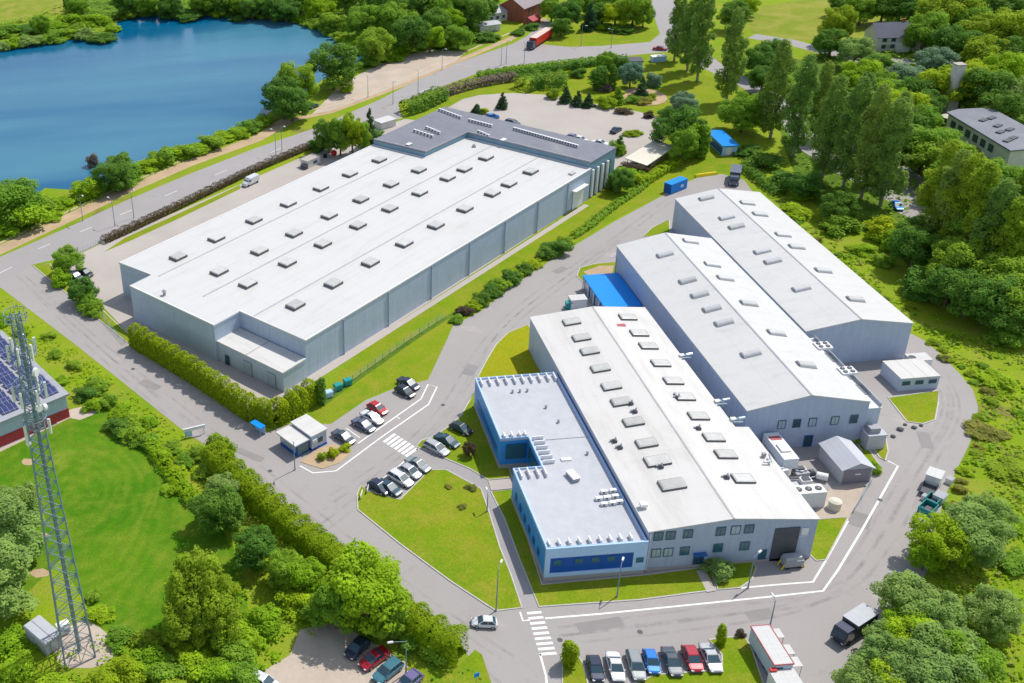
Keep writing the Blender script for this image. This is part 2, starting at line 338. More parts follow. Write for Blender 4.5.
# lake water
m, nt, b = newmat('lake water')
n1 = noise(nt, 0.012, 3, 0.5, dist=0.5)
mp = nt.nodes.new('ShaderNodeMapping'); tc = nt.nodes.new('ShaderNodeTexCoord'); nt.links.new(tc.outputs['Object'], mp.inputs[0]); mp.inputs['Scale'].default_value = (0.35, 1.3, 1); mp.inputs['Rotation'].default_value = (0, 0, 0.1)
n2 = noise(nt, 0.012, 4, 0.5, vec=mp.outputs[0], dist=0.3)
c = ramp(nt, n2.outputs[0], [(0.42, (0.000, 0.10, 0.22)), (0.60, (0.05, 0.19, 0.29))])
nt.links.new(c.outputs[0], b.inputs['Base Color']); rw = ramp(nt, n2.outputs[0], [(0.38, (.07,) * 3), (0.62, (.34,) * 3)]); nt.links.new(rw.outputs[0], b.inputs['Roughness']); b.inputs['IOR'].default_value = 1.33
bn = nt.nodes.new('ShaderNodeBump'); bn.inputs['Strength'].default_value = 0.25; bn.inputs['Distance'].default_value = 0.1
n3 = noise(nt, 0.8, 4, 0.6); nt.links.new(n3.outputs[0], bn.inputs['Height']); nt.links.new(bn.outputs[0], b.inputs['Normal'])
M['water'] = m
def carpaint(name, c, metal=0.2): return glossy('car paint ' + name, c, 0.3, metal, 0.7)
for k, c in dict(navy=(0.012, 0.022, 0.06), black=(0.012, 0.015, 0.022), red=(0.50, 0.01, 0.015), white=(0.70, 0.71, 0.72), slate=(0.10, 0.12, 0.18), silver=(0.45, 0.47, 0.49),
                 petrol=(0.01, 0.05, 0.08), green=(0.01, 0.035, 0.03), blue=(0.0, 0.18, 0.62), crimson=(0.38, 0.01, 0.03), gunmetal=(0.07, 0.085, 0.11), grey=(0.26, 0.29, 0.30),
                 teal=(0.06, 0.20, 0.26), violet=(0.16, 0.13, 0.30)).items():
    M['car_' + k] = carpaint(k, c)

# ================================================================== THE SETTING
def struct(name, mb, m, **k): return mb.build(name, m, None, kind='structure', **k)
struct('ground', MB().sheet([(-3500, -300), (3500, -300), (3500, 6000), (-3500, 6000)], 0.0), M['meadow'])
struct('lake_water', MB().sheet(poly([(-120, 40), (-40, 50), (0, 51), (22, 47), (50, 41), (95, 39), (112, 34), (118, 21), (150, 15), (200, 15), (256, 18), (280, 20), (310, 26), (330, 34), (350, 48), (368, 56),
    (352, 66), (322, 80), (298, 98), (275, 108), (262, 118), (238, 130), (205, 142), (165, 160), (140, 170), (110, 184), (76, 190), (45, 188), (34, 196), (10, 205), (-60, 218), (-200, 250)]), 0.012), M['water'])
# planted ground under the woods
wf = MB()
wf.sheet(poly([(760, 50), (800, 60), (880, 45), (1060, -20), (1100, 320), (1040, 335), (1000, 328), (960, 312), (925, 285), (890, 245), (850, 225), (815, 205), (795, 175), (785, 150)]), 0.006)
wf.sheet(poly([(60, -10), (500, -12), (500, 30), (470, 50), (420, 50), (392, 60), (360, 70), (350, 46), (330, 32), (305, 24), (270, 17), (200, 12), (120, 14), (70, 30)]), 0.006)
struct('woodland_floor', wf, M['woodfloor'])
fl = MB()
fl.sheet(poly([(-60, 455), (0, 452), (78, 410), (100, 402), (120, 425), (160, 450), (205, 500), (240, 560), (250, 620), (180, 640), (100, 630), (60, 560), (20, 600), (-60, 640)]), 0.006)
struct('mown_field', fl, M['field'])
far = MB()
far.sheet(poly([(-80, -20), (75, -10), (66, 12), (30, 20), (-80, 28)]), 0.006)
far.sheet(poly([(745, 14), (760, 6), (790, 2), (830, -6), (900, -6), (892, 20), (884, 34), (860, 36), (832, 44), (812, 40), (795, 41), (770, 34), (752, 33)]), 0.006)
struct('far_meadow', far, M['farfield'])
lw = MB()
park = [(394, 104), (400, 100), (440, 86), (476, 73), (512, 66), (560, 61), (600, 58), (640, 54), (662, 53), (690, 60), (705, 75), (735, 92), (752, 118), (756, 150), (752, 178), (722, 172), (700, 176), (688, 182), (672, 187), (662, 194),
        (612, 221), (562, 251), (512, 284), (481, 309), (453, 324), (446, 340), (428, 378), (396, 386), (366, 398), (331, 424), (300, 420), (316, 402), (368, 341), (440, 295), (512, 246), (608, 184), (640, 172), (622, 162), (560, 140), (470, 112), (430, 108), (400, 115)]
lw.sheet(poly(park), 0.008)
lw.sheet(poly([(530, 50), (560, 40), (600, 22), (628, 17), (645, 24), (658, 36), (652, 42), (620, 45), (560, 50)]), 0.008)
struct('lawn', lw, M['lawn'])
# roads
rd = MB()
rd.sheet(poly([(-200, 330), (-60, 283), (0, 257), (62, 230), (125, 201), (187, 175), (256, 148), (318, 127), (381, 99), (431, 73), (474, 57), (512, 44), (527, 36), (545, 20), (556, 22), (538, 44), (570, 47), (600, 46), (650, 42), (660, 34), (656, 22), (651, 6), (648, -14), (672, -14), (676, 10), (684, 50), (664, 52), (600, 58.5), (512, 66), (476, 74), (440, 87),
    (398, 103), (402, 118), (380, 124), (316, 144), (256, 169), (180, 204), (102, 243), (78, 254), (31, 265), (0, 288), (-60, 318), (-200, 400)]), 0.010)
struct('lake_road', rd, M['asphalt2'])
yd = MB()
yd.sheet(poly([(31, 265), (125, 341), (135, 350), (190, 383), (250, 424), (264, 434), (290, 424), (331, 424), (366, 400), (396, 388), (428, 380), (446, 342), (453, 326), (481, 311), (512, 286), (562, 253), (612, 223), (662, 196), (672, 188), (697, 178),
    (722, 174), (744, 180), (756, 196), (800, 262), (880, 330), (912, 334), (925, 341), (940, 354), (960, 374), (973, 390), (978, 407), (977, 424), (968, 447), (953, 477), (943, 502), (934, 540), (928, 570), (905, 610), (880, 660), (870, 740),
    (700, 790), (500, 790), (487, 720), (474, 668), (460, 640), (400, 590), (340, 545), (300, 518), (250, 476), (212, 449), (185, 432), (110, 372), (72, 342), (0, 287)]), 0.014)
struct('yard_road', yd, M['asphalt'])
rr = MB()
rr.band(poly([(648, -6), (668, 20), (690, 48), (715, 68), (745, 82), (775, 100), (800, 130), (815, 150), (850, 172), (890, 192), (925, 215), (960, 255), (1000, 290), (1060, 330)]), 7.5, 0.018)
rr.band(poly([(752, 36), (790, 42), (820, 50), (860, 60), (930, 62)]), 7, 0.014)
rr.sheet(poly([(880, 172), (905, 165), (926, 180), (930, 205), (920, 222), (900, 214), (884, 196)]), 0.022)
struct('side_road', rr, M['asphalt2'])
tk = MB()
tk.band(poly([(-120, 300), (0, 250), (60, 222), (125, 191), (187, 164), (256, 139), (290, 120)]), 5.0, 0.014)
tk.band(poly([(290, 120), (330, 112), (400, 86), (460, 60), (512, 38), (545, 18)]), 3.0, 0.014)
struct('gravel_track', tk, M['dirt'])
rl = MB()
rl.band(poly([(-120, 292), (0, 243), (60, 215), (125, 185), (187, 158), (256, 131), (300, 112), (340, 104), (400, 80), (460, 54), (512, 32)]), 0.9, 0.022)
struct('footpath', rl, M['track'])
gl = MB()
gl.sheet(poly([(312, 114), (322, 104), (341, 84), (366, 71), (391, 59), (415, 53), (431, 50), (466, 52), (455, 62), (411, 80), (368, 97), (330, 111)]), 0.018)
gl.sheet(poly([(252, 690), (262, 672), (290, 655), (300, 630), (330, 620), (370, 640), (405, 662), (425, 690), (440, 760), (200, 760)]), 0.018)
gl.sheet(poly([(86, 620), (98, 626), (124, 648), (104, 664), (92, 668), (60, 668), (50, 640), (70, 626)]), 0.014)
gl.sheet(poly([(0, 452), (70, 418), (80, 420), (100, 412), (94, 404), (72, 409), (-20, 442)]), 0.014)
gl.sheet(poly([(820, 500), (831, 488), (866, 482), (856, 508), (849, 518), (812, 521)]), 0.026)
struct('gravel_yard', gl, M['gravel'])
dp = MB()   # bare earth spots
for (cx, cy, rx, ry, n) in ((28, 462, 9, 4, 9), (42, 535, 9, 3, 9), (40, 573, 12, 5, 10), (10, 430, 8, 2, 8)):
    pts = [(cx + rx * math.cos(a) * random.uniform(.7, 1.1), cy + ry * math.sin(a) * random.uniform(.7, 1.1)) for a in [2 * math.pi * i / n for i in range(n)]]
    dp.sheet(poly(pts), 0.012)
struct('bare_earth', dp, M['dirt'])
cn = MB()
cn.sheet(poly([(103, 243), (160, 219), (250, 180), (316, 151), (345, 138), (405, 119), (430, 122), (612, 184), (608, 186), (511, 249), (366, 343), (286, 395), (262, 425), (205, 395), (135, 340), (108, 312), (86, 290), (60, 262), (78, 255)]), 0.020)
cn.sheet(poly([(463, 99), (480, 95), (512, 93), (550, 95), (600, 105), (640, 112), (667, 119), (664, 140), (660, 160), (640, 176), (608, 184), (600, 170), (440, 112)]), 0.020)
struct('concrete_yard', cn, M['concrete'])
# lawn bands laid over the yard (raised, with kerbs)
kb = MB()
def island(pts, m='lawn', z=0.11, kerb=True, name='lawn_island'):
    P = poly(pts); struct(name, MB().prism(P, 0.0, z), M[m])
    if kerb: kb.band(P, 0.22, 0.0, z + 0.03, closed=True)
island([(33, 266), (50, 264), (54, 271), (62, 278), (78, 293), (100, 308), (118, 325), (130, 335), (134, 347), (125, 341)], kerb=True)
island([(104, 252), (125, 238), (180, 213), (240, 185), (240, 189), (180, 218), (130, 241)], 'lawn', 0.04, False)
island([(478, 377), (487, 360), (496, 345), (508, 333), (528, 325), (540, 345), (556, 374), (520, 400), (495, 395)], 'drylawn')
island([(416.5, 447), (421, 441), (436, 436), (452, 424), (461, 416), (469, 402), (476, 390), (502, 440), (512, 478), (488, 480), (470, 469), (446, 459), (436, 453)], 'lawn')
island([(358, 510), (357, 495), (361, 486), (370, 492), (400, 500), (430, 470), (446, 470), (481, 489), (489, 512), (500, 548), (511, 575), (522, 608), (496, 611), (488, 606), (450, 581), (400, 544)], 'lawn')
island([(491, 492), (512, 490), (542, 585), (648, 575), (709, 567), (716, 590), (640, 600), (539, 607), (519, 558), (505, 520)], 'lawn')
island([(709, 565), (752, 560), (756, 568), (752, 580), (740, 588), (718, 590)], 'lawn')
island([(814, 520), (848, 518), (826, 560), (816, 561), (808, 553)], 'lawn')
island([(888, 398), (938, 391), (938, 404), (935, 420), (923, 424), (907, 422), (896, 408)], 'lawn')
island([(856, 440), (866, 438), (866, 446), (879, 465), (882, 470), (876, 474), (868, 466)], 'lawn')
island([(868, 438), (886, 439), (888, 452), (885, 461), (880, 458), (872, 447)], 'lawn')
island([(577, 276), (580, 268), (595, 264), (618, 262), (618, 280), (590, 290)], 'lawn')
island([(643, 237), (652, 228), (669, 220), (670, 236)], 'lawn')
island([(562, 657), (576, 653), (583, 664), (592, 700), (620, 690), (655, 675), (710, 671), (722, 667), (722, 655), (709, 640), (744, 636), (752, 650), (775, 720), (563, 720)], 'lawn')
island([(461, 665), (475, 650), (482, 655), (497, 700), (440, 720), (420, 690), (405, 668)], 'lawn', kerb=False)
struct('kerb', kb, M['kerb'])
# planting bed and footpaths
struct('flower_bed', MB().prism(poly([(300, 462), (318, 449), (334, 444), (352, 452), (340, 463), (322, 469)]), 0, 0.10), M['dirt'])
struct('sandy_bed', MB().prism(poly([(583, 272), (600, 266), (614, 266), (612, 274), (590, 277)]), 0, 0.125), M['dirt'])
pt = MB()
pt.sheet(poly([(428, 452), (446, 459), (470, 469), (488, 480), (497, 500), (511, 545), (524, 578), (539, 607), (522.5, 609), (511, 575), (500, 548), (489, 512), (481, 489), (446, 470), (432, 462)]), 0.022)
struct('pavement', pt, M['asphalt2'])
pp = MB(); pp.sheet(poly([(488, 481), (512, 479), (512, 489), (491, 491)]), 0.13)
pp.sheet(poly([(696, 571), (705, 570), (716, 591), (707, 593)]), 0.13)
struct('garden_path', pp, M['concrete'])
st = MB(); st.band([(12.5 + 0.739 * t, 186.5 + 0.674 * t) for t in (-3, 112)], 1.5, 0.026)
struct('wall_foot_path', st, M['concrete'])
# painted markings
pm = MB(); LW = 0.28
def line(pts, wd=LW): pm.band(poly(pts), wd, 0.030)
line([(300, 466), (313, 473), (336, 471), (381, 437.5), (428.5, 404.5), (437, 387), (428, 384.5), (421, 399), (358, 443.5)])
line([(416, 450), (452, 424)], 0.22); line([(370, 489), (405, 461)], 0.22)
line([(545, 618.5), (600, 614), (680, 606), (768, 597), (823, 591), (838, 570), (862, 530), (898, 466), (888, 461)], 0.32)
line([(741, 588), (780, 584.5), (813, 582), (825, 562), (848, 521)], 0.3)
line([(540, 654), (546, 676), (548, 700)], 0.3); line([(520, 612), (523, 621), (530, 620)], 0.28)
line([(346, 428), (360, 438)], 0.2); line([(450, 428), (462, 436)], 0.2); line([(397, 417), (400, 419)], 0.2)
for (a, b2) in (((0, 273), (12, 267)), ((38, 249), (50, 244)), ((80, 232), (92, 227)), ((120, 215), (132, 210)), ((165, 196), (177, 191)), ((215, 175), (227, 170)), ((270, 153), (282, 148)), ((340, 127), (352, 122)), ((420, 92), (430, 88))):
    line([a, b2], 0.2)
struct('road_markings', pm, M['paint'])
def wearmat(name, c, dens):
    m, nt, b = newmat(name); n = noise(nt, .22, 5, .7); n2 = noise(nt, 2.0, 3, .7)
    r = ramp(nt, n.outputs[0], [(.42, (0, 0, 0)), (.66, (dens,) * 3)]); r2 = ramp(nt, n2.outputs[0], [(.3, (.4,) * 3), (.7, (1,) * 3)])
    tr = nt.nodes.new('ShaderNodeBsdfTransparent'); mx = nt.nodes.new('ShaderNodeMixShader'); f = mixc(nt, 1.0, r.outputs[0], r2.outputs[0], 'MULTIPLY')
    nt.links.new(f, mx.inputs[0]); nt.links.new(tr.outputs[0], mx.inputs[1]); nt.links.new(b.outputs[0], mx.inputs[2]); nt.links.new(mx.outputs[0], nt.nodes['Material Output'].inputs[0])
    b.inputs['Base Color'].default_value = (*c, 1); b.inputs['Roughness'].default_value = .9; return m
tw = MB()
def smooth(pts, k=3):
    for _ in range(k):
        q = [pts[0]]
        for a, b in zip(pts[:-1], pts[1:]): q += [(a[0] * .75 + b[0] * .25, a[1] * .75 + b[1] * .25), (a[0] * .25 + b[0] * .75, a[1] * .25 + b[1] * .75)]
        pts = q + [pts[-1]]
    return pts
def offs(P, d):
    out = []
    for i in range(len(P)):
        a, b = P[max(i - 1, 0)], P[min(i + 1, len(P) - 1)]; l = math.hypot(b[0] - a[0], b[1] - a[1]) or 1
        out.append((P[i][0] - (b[1] - a[1]) / l * d, P[i][1] + (b[0] - a[0]) / l * d))
    return out
zz = .0175
for path, o in (([(330, 500), (400, 455), (450, 405), (478, 350), (520, 306), (600, 250), (670, 200)], 0), ([(320, 530), (420, 455), (470, 395), (500, 330), (560, 285), (640, 222)], 0), ([(560, 640), (700, 625), (815, 606), (860, 560), (905, 480), (945, 425), (950, 395), (925, 362)], 0),
                ([(560, 632), (700, 612), (840, 600), (890, 540), (930, 460), (960, 410), (940, 370)], 0), ([(20, 275), (100, 345), (200, 425), (280, 485), (400, 585), (510, 660)], 0), ([(30, 285), (90, 345), (190, 430), (290, 505), (390, 592), (500, 690)], 0)):
    P = smooth(poly(path))
    for d in (-.85, .85): tw.band(offs(P, d), .55, zz); zz += .0004
struct('tyre_wear', tw, wearmat('tyre wear', (.24, .225, .22), .24))
pw = MB()
for cx, cy, a, b2, an in ((300, 520, 3, 2, .7), (250, 455, 6, 1.6, -.7), (470, 370, 4, 2.5, 1), (600, 625, 7, 2, .1), (860, 520, 4, 3, .9), (925, 440, 5, 2, 1.2), (430, 560, 3, 2, -.7), (150, 385, 5, 2, -.7), (760, 615, 4, 2, .1), (560, 270, 4, 2, .6)):
    x, y = g(cx, cy); pw.box(x, y, .0145, a, b2, .0075, an)
struct('asphalt_patch', pw, mat('asphalt patch', (.27, .255, .25), .85, .1, .3, fine=5))
zb = MB()
for i in range(7):
    t = i / 6; cx, cy = 389.5 + t * 22, 438 + t * 14.2
    zb.band(poly([(cx - 5.8, cy + 4.3), (cx + 5.8, cy - 4.0)]), 0.62, 0.030)
for i in range(9):
    t = i / 8; y = 613 + t * 41; x0 = 527 + t * 12.5; x1 = 541.5 + t * 15
    zb.band(poly([(x0, y + .5), (x1, y - .8)]), 0.48, 0.030)
struct('zebra_crossing', zb, M['paint'])

# ================================================================== BUILDINGS
YA = 0.831; cA, sA = math.cos(YA), math.sin(YA)
def ab(A, B): return (A * sA + B * cA, A * cA - B * sA)
def window(root, x, y, z, wd, ht, face, fm='frame', gm='glass', name='window'):
    """framed opening; face 'S' looks to -Y, 'W' to -X (local axes); the frame stands proud, the pane lies 3 cm behind its front"""
    f = MB(); t = 0.12
    def bx(mb, a0, a1, z0, z1, d0, d1):
        if face == 'S': mb.box((a0 + a1) / 2, y - (d0 + d1) / 2, z0, a1 - a0, d1 - d0, z1 - z0)
        else: mb.box(x - (d0 + d1) / 2, (a0 + a1) / 2, z0, d1 - d0, a1 - a0, z1 - z0)
    c = x if face == 'S' else y
    a0, a1, z0, z1 = c - wd / 2, c + wd / 2, z - ht / 2, z + ht / 2
    bx(f, a0, a0 + t, z0, z1, -0.02, 0.09); bx(f, a1 - t, a1, z0, z1, -0.02, 0.09)
    bx(f, a0 + t, a1 - t, z0, z0 + t, -0.02, 0.09); bx(f, a0 + t, a1 - t, z1 - t, z1, -0.02, 0.09)
    bx(f, c - 0.03, c + 0.03, z0 + t, z1 - t, -0.01, 0.07)
    fo = f.build(name, M[fm], root)
    p = MB(); bx(p, a0 + t, a1 - t, z0 + t, z1 - t, -0.015, 0.05); p.build('pane', M[gm], fo)
    return fo

# ---------------- the long flat-roofed warehouse (local x = along its length, y = away from the lane)
X0 = ab(136.5, -130.7)
wh = thing('warehouse', 'long white flat-roofed warehouse with a dark grey roofed block at its far end', 'warehouse', (X0[0], X0[1], 0), math.pi / 2 - YA)
def la(A, B): return (A - 136.5, -B - 130.7)
RZ = 9.0
fp = [la(*p) for p in ((136.5, -130.7), (250.6, -130.7), (250.6, -170.6), (231.0, -171.3), (230.2, -189.4), (134.5, -189.5), (135.4, -178.4), (128.7, -178.4), (128.8, -150.0), (136.5, -150.0))]
def shrink(P, d):
    n = len(P); out = []
    a = sum(P[i][0] * P[(i + 1) % n][1] - P[(i + 1) % n][0] * P[i][1] for i in range(n)); s = 1 if a > 0 else -1
    for i in range(n):
        x0, y0 = P[i - 1]; x1, y1 = P[i]; x2, y2 = P[(i + 1) % n]
        u = Vector((x1 - x0, y1 - y0)).normalized(); v = Vector((x2 - x1, y2 - y1)).normalized()
        nu = Vector((-u.y, u.x)) * s; nv = Vector((-v.y, v.x)) * s
        k = (nu + nv); k = k / max(0.3, k.dot(nu)); out.append((x1 + k.x * d, y1 + k.y * d))
    return out
fpw = shrink(fp, 0.12)
MB().prism(fpw, 0, RZ - 0.25).build('wall', M['wallpale'], wh)
rf = MB().prism(fp, RZ - 0.25, RZ).build('roof', M['roofwhite'], wh)
# low roof upstand along the edge
up = MB(); up.band(shrink(fp, 0.14), 0.28, RZ, RZ + 0.14, closed=True); up.build('coping', M['white'], wh)
sm = MB()
for A0, A1, B in ((136, 231, -176.6), (137, 250.2, -146.2), (136, 250.2, -161.2)):
    (xa, ya), (xb, yb) = la(A0, B), la(A1, B); sm.band([(xa, ya), (xb, yb)], 0.34, RZ, RZ + 0.07)
for B, A0 in ((-146.2, 147),):
    pass
sm.build('roof_seam', M['seam'], wh)
# low annexe in the notch
an = [la(*p) for p in ((129.3, -150.3), (129.3, -130.6), (136.6, -130.6), (136.6, -150.3))]
MB().prism([(x + (0.1 if x < -5 else -0.001), y) for x, y in shrink(an, 0.06)], 0, 4.6).build('annexe_wall', M['wallpaleY'], wh)
ar = MB(); (xa, ya) = la(129.3, -150.4); (xb, yb) = la(136.35, -130.5)
ar.box((xa + xb) / 2 - 0.05, (ya + yb) / 2, 4.6, abs(xb - xa), abs(yb - ya), 0.35); ar.build('annexe_roof', M['roofcream'], wh)
s2 = MB(); s2.box((xa + xb) / 2, la(0, -141.2)[1], 4.95, 7, 0.25, 0.06); s2.build('roof_seam', M['seam'], wh)
# dark roofed end block
db = [la(*p) for p in ((250.6, -131.2), (264.6, -131.2), (265.2, -189.3), (230.2, -189.3), (231.0, -171.3), (250.6, -170.6))]
DZ = 10.6
MB().prism(shrink(db, 0.1), 0, DZ - 0.3).build('end_block_wall', M['walldark'], wh)
MB().prism(db, DZ - 0.3, DZ).build('end_block_roof', M['roofslate'], wh)
pv = MB(); pv.band([la(*p) for p in ((230.4, -189.2), (231.2, -171.2), (250.7, -170.5), (250.7, -131.4))], 0.3, DZ, DZ + 0.35); pv.build('parapet', M['grey'], wh)
# white vertical fins and dark glazing of the end block's lane side
for A in (252.0, 254.6, 257.2, 259.8):
    x, y = la(A, -130.9); MB().box(x, y, 0.2, 0.8, 0.5, 8.0).build('pilaster', M['white'], wh)
    x, y = la(A + 1.25, -131.15); MB().box(x, y, 0.4, 1.5, 0.16, 7.6).build('glazing', M['glassteal'], wh)
x, y = la(244.3, -130.65); MB().box(x, y, 0.05, 5.2, 0.2, 5.5).build('loading_door', M['white'], wh)
x, y = la(244.3, -130.1); MB().box(x, y, 5.6, 6.4, 1.3, 0.2).build('door_canopy', M['white'], wh)
for A in (148.5, 163.7, 179.5, 194.5, 209.6, 224.5, 238.9):
    x, y = la(A, -130.75); MB().tube((x, y - 0.08, 0), (x, y - 0.08, RZ - 0.3), 0.13, n=8).build('downpipe', M['wallblue'], wh)
for B in (-141.0, -134.0):
    x, y = la(129.3, B); MB().box(x - 0.03, y, 0.05, 0.12, 2.4, 3.2).build('garage_door', M['paleglass'], wh)
x, y = la(129.3, -147.2); MB().box(x - 0.03, y, 0.05, 0.12, 1.2, 2.3).build('door', M['glass'], wh)
for B in (-169.8, -166.5, -162.5, -158.0):
    x, y = la(129.1, B); window(wh, x, y, 2.6, 2.2, 1.8, 'W')
rows = {-180.1: (145.3, 158, 171.2, 184, 196.8, 208.8, 221.6), -166.7: (146.2, 159.6, 171.8, 184.9, 197.4, 210, 222.2),
        -157.2: (146.2, 159.3, 171.8, 184.9, 197.5, 210, 222.3, 230, 240.3), -142.1: (145.8, 158.3, 171.3, 184, 196.5, 208.7, 220.8, 228.5, 238.9)}
for B, As in rows.items():
    for A in As:
        x, y = la(A, B)
        k = MB().box(x, y, RZ, 3.5, 2.9, 0.6).build('skylight', M['curb'], wh)
        d = MB(); d.box(x, y, RZ + 0.603, 3.3, 2.7, 0.16, top=(0.9, 0.88)); d.build('dome', M['skylight'], k)
x, y = la(131.0, -168.6); v = MB(); v.tube((x, y, RZ), (x, y, RZ + 1.0), 0.35); v.tube((x, y, RZ + 1.0), (x, y, RZ + 1.4), 0.6, 0.1); v.build('roof_vent', M['grey'], wh)

# ---------------- gabled halls
def hall(name, label, cat, x0, x1, y0, y1, ze, zr, xr, roofm, sky, kind, cut=None):
    r = thing(name, label, cat, (x0, y0, 0))
    off = (x0, y0, 0)
    xs = [(x0, ze), (xr, zr), (x1, ze)]
    wv = MB(off)
    ring = lambda y, ins: [(x0 + ins, y, 0), (x1 - ins, y, 0), (x1 - ins, y, ze - 0.2), (xr, y, zr - 0.2), (x0 + ins, y, ze - 0.2)]
    if cut:
        yc, xc = cut; zc = zr + (ze - zr) * (xc - xr) / (x1 - xr); xe = xc - 0.15
        wv.loft([ring(y0 + 0.15, 0.15), ring(yc - 0.1, 0.15)])
        q = lambda y: [(x0 + .15, y, 0), (xe, y, 0), (xe, y, zc - .2), (xr, y, zr - .2), (x0 + .15, y, ze - .2)]
        wv.loft([q(yc - 0.1), q(y1 - .15)])
    else: wv.loft([ring(y0 + 0.15, 0.15), ring(y1 - 0.15, 0.15)])
    wv.build('wall', M['wallblue'], r)
    for (a, za, b, zb) in ((x0, ze, xr, zr), (xr, zr, x1, ze)):
        rv = MB(off)
        if cut and b == x1:      # right slope steps back behind the cut
            yc, xc = cut; zc = zr + (ze - zr) * (xc - xr) / (x1 - xr)
            rv.add([(a, y0, za), (b, y0, zb), (b, yc, zb), (xc, yc, zc), (xc, y1, zc), (a, y1, za)] + [(a, y0, za - 0.2), (b, y0, zb - 0.2), (b, yc, zb - 0.2), (xc, yc, zc - 0.2), (xc, y1, zc - 0.2), (a, y1, za - 0.2)],
                   [tuple(range(6)), tuple(range(6, 12))[::-1]] + [(i, (i + 1) % 6, 6 + (i + 1) % 6, 6 + i) for i in range(6)])
        else:
            rv.add([(a, y0, za), (b, y0, zb), (b, y1, zb), (a, y1, za), (a, y0, za - 0.2), (b, y0, zb - 0.2), (b, y1, zb - 0.2), (a, y1, za - 0.2)],
                   [(0, 1, 2, 3), (7, 6, 5, 4), (0, 4, 5, 1), (1, 5, 6, 2), (2, 6, 7, 3), (3, 7, 4, 0)])
        rv.build('roof', M[roofm], r)
    rg = MB(off); rg.box(xr, (y0 + y1) / 2, zr - 0.02, 0.32, y1 - y0 - 0.1, 0.07); rg.build('ridge_cap', M['seam'] if kind == 'box' else M['grey'], r)
    for x, ys in sky.items():
        for y in ys:
            zz = ze + (zr - ze) * ((x - x0) / (xr - x0) if x < xr else (x1 - x) / (x1 - xr))
            sl = (zr - ze) / (xr - x0) * (1 if x < xr else -1)
            mb = MB(off)
            if kind == 'box':
                big = y < 145 and x < xr
                L, Wd = (3.9 if big else 3.3), (2.5 if big else 2.2)
                q = [(x + a * L / 2, y + b * Wd / 2, zz + sl * a * L / 2) for a, b in ((-1, -1), (1, -1), (1, 1), (-1, 1))]
                mb.add(q + [(p[0], p[1], p[2] + 0.34) for p in q], [(0, 1, 5, 4), (1, 2, 6, 5), (2, 3, 7, 6), (3, 0, 4, 7), (4, 5, 6, 7)])
                k = mb.build('skylight', M['curb'], r)
                c = MB(off); q2 = [(x + a * (L / 2 - .06), y + b * (Wd / 2 - .06), zz + sl * a * L / 2 + 0.343) for a, b in ((-1, -1), (1, -1), (1, 1), (-1, 1))]
                q3 = [(x + a * L * .42, y + b * Wd * .36, zz + sl * a * L * .42 + 0.47) for a, b in ((-1, -1), (1, -1), (1, 1), (-1, 1))]
                c.add(q2 + q3, [(0, 1, 5, 4), (1, 2, 6, 5), (2, 3, 7, 6), (3, 0, 4, 7), (4, 5, 6, 7)]); c.build('dome', M['skylight'], k)
            else:
                L, rad = 3.1, 0.88; n = 9
                rings = []
                for a in (-1, 1):
                    rings.append([(x + a * L / 2, y + rad * math.cos(math.pi * i / n), zz + sl * a * L / 2 + 0.1 + rad * 0.62 * math.sin(math.pi * i / n)) for i in range(n + 1)])
                mb.loft(rings); k = mb.build('skylight', M['vault'], r, smooth=False)
                c = MB(off); q = [(x + a * (L / 2 + .12), y + b * (rad + .12), zz + sl * a * L / 2) for a, b in ((-1, -1), (1, -1), (1, 1), (-1, 1))]
                c.add(q + [(p[0], p[1], p[2] + 0.14) for p in q], [(0, 1, 5, 4), (1, 2, 6, 5), (2, 3, 7, 6), (3, 0, 4, 7), (4, 5, 6, 7)]); c.build('curb', M['grey'], k)
    return r, off
H1, o1 = hall('production_hall', 'cream-white gabled hall with a two-storey windowed front and two rows of boxy skylights', 'hall', 60.2, 86.8, 126.5, 193.0, 8.0, 9.4, 73.3, 'roofcream',
    {67.5: (188.3, 182, 176.9, 170.7, 164.6, 159.5, 153.3, 147.1, 142.2, 136.0), 79.1: (188.4, 182, 177.1, 170.8, 164.7, 159.5, 153.5, 147.2, 142.5, 136.1)}, 'box', (150.6, 84.4))
H2, o2 = hall('storage_hall', 'middle white gabled hall with rounded skylights and roof-edge fan units', 'hall', 87.8, 109.9, 153.8, 220.2, 9.0, 11.4, 98.9, 'roofwhite',
    {95.3: (210.9, 198.5, 192.3, 186.4, 180.8, 169.2), 103.4: (216.6, 205, 198.6, 187.6, 175.9, 164.4)}, 'vault')
H3, o3 = hall('storage_hall', 'rearmost white gabled hall beside the wooded strip', 'hall', 111.1, 132.6, 179.0, 244.4, 8.3, 10.2, 121.8, 'roofwhite',
    {117.4: (240.8, 229.3, 224.1, 211.2, 206.3, 193.7), 125.3: (235.8, 229.2, 217.9, 211.6, 200.1, 187.4)}, 'vault')
def relwin(r, off, x, y, z, w_, h_, face='S', fm='frame', gm='glass', name='window'):
    return window(r, x - off[0], y - off[1], z, w_, h_, face, fm, gm, name)
for x, z in ((61.9, 6.9), (63.8, 6.9), (66.5, 6.95), (71.6, 6.95), (73.9, 7.0), (76.0, 7.0), (61.9, 3.5), (63.8, 3.5), (66.4, 3.5), (71.6, 3.6), (75.8, 3.6)):
    relwin(H1, o1, x, 126.62, z, 1.5, 1.7, 'S', 'frame', 'paleglass' if (x, z) in ((73.9, 7.0), (63.8, 3.5), (61.9, 3.5)) else 'glassteal')
relwin(H1, o1, 68.8, 126.62, 1.4, 1.7, 2.6, 'S', 'frameblue', 'glass', 'entrance_door')
relwin(H1, o1, 78.9, 126.62, 1.3, 1.2, 2.4, 'S', 'frame', 'glassteal', 'side_door')
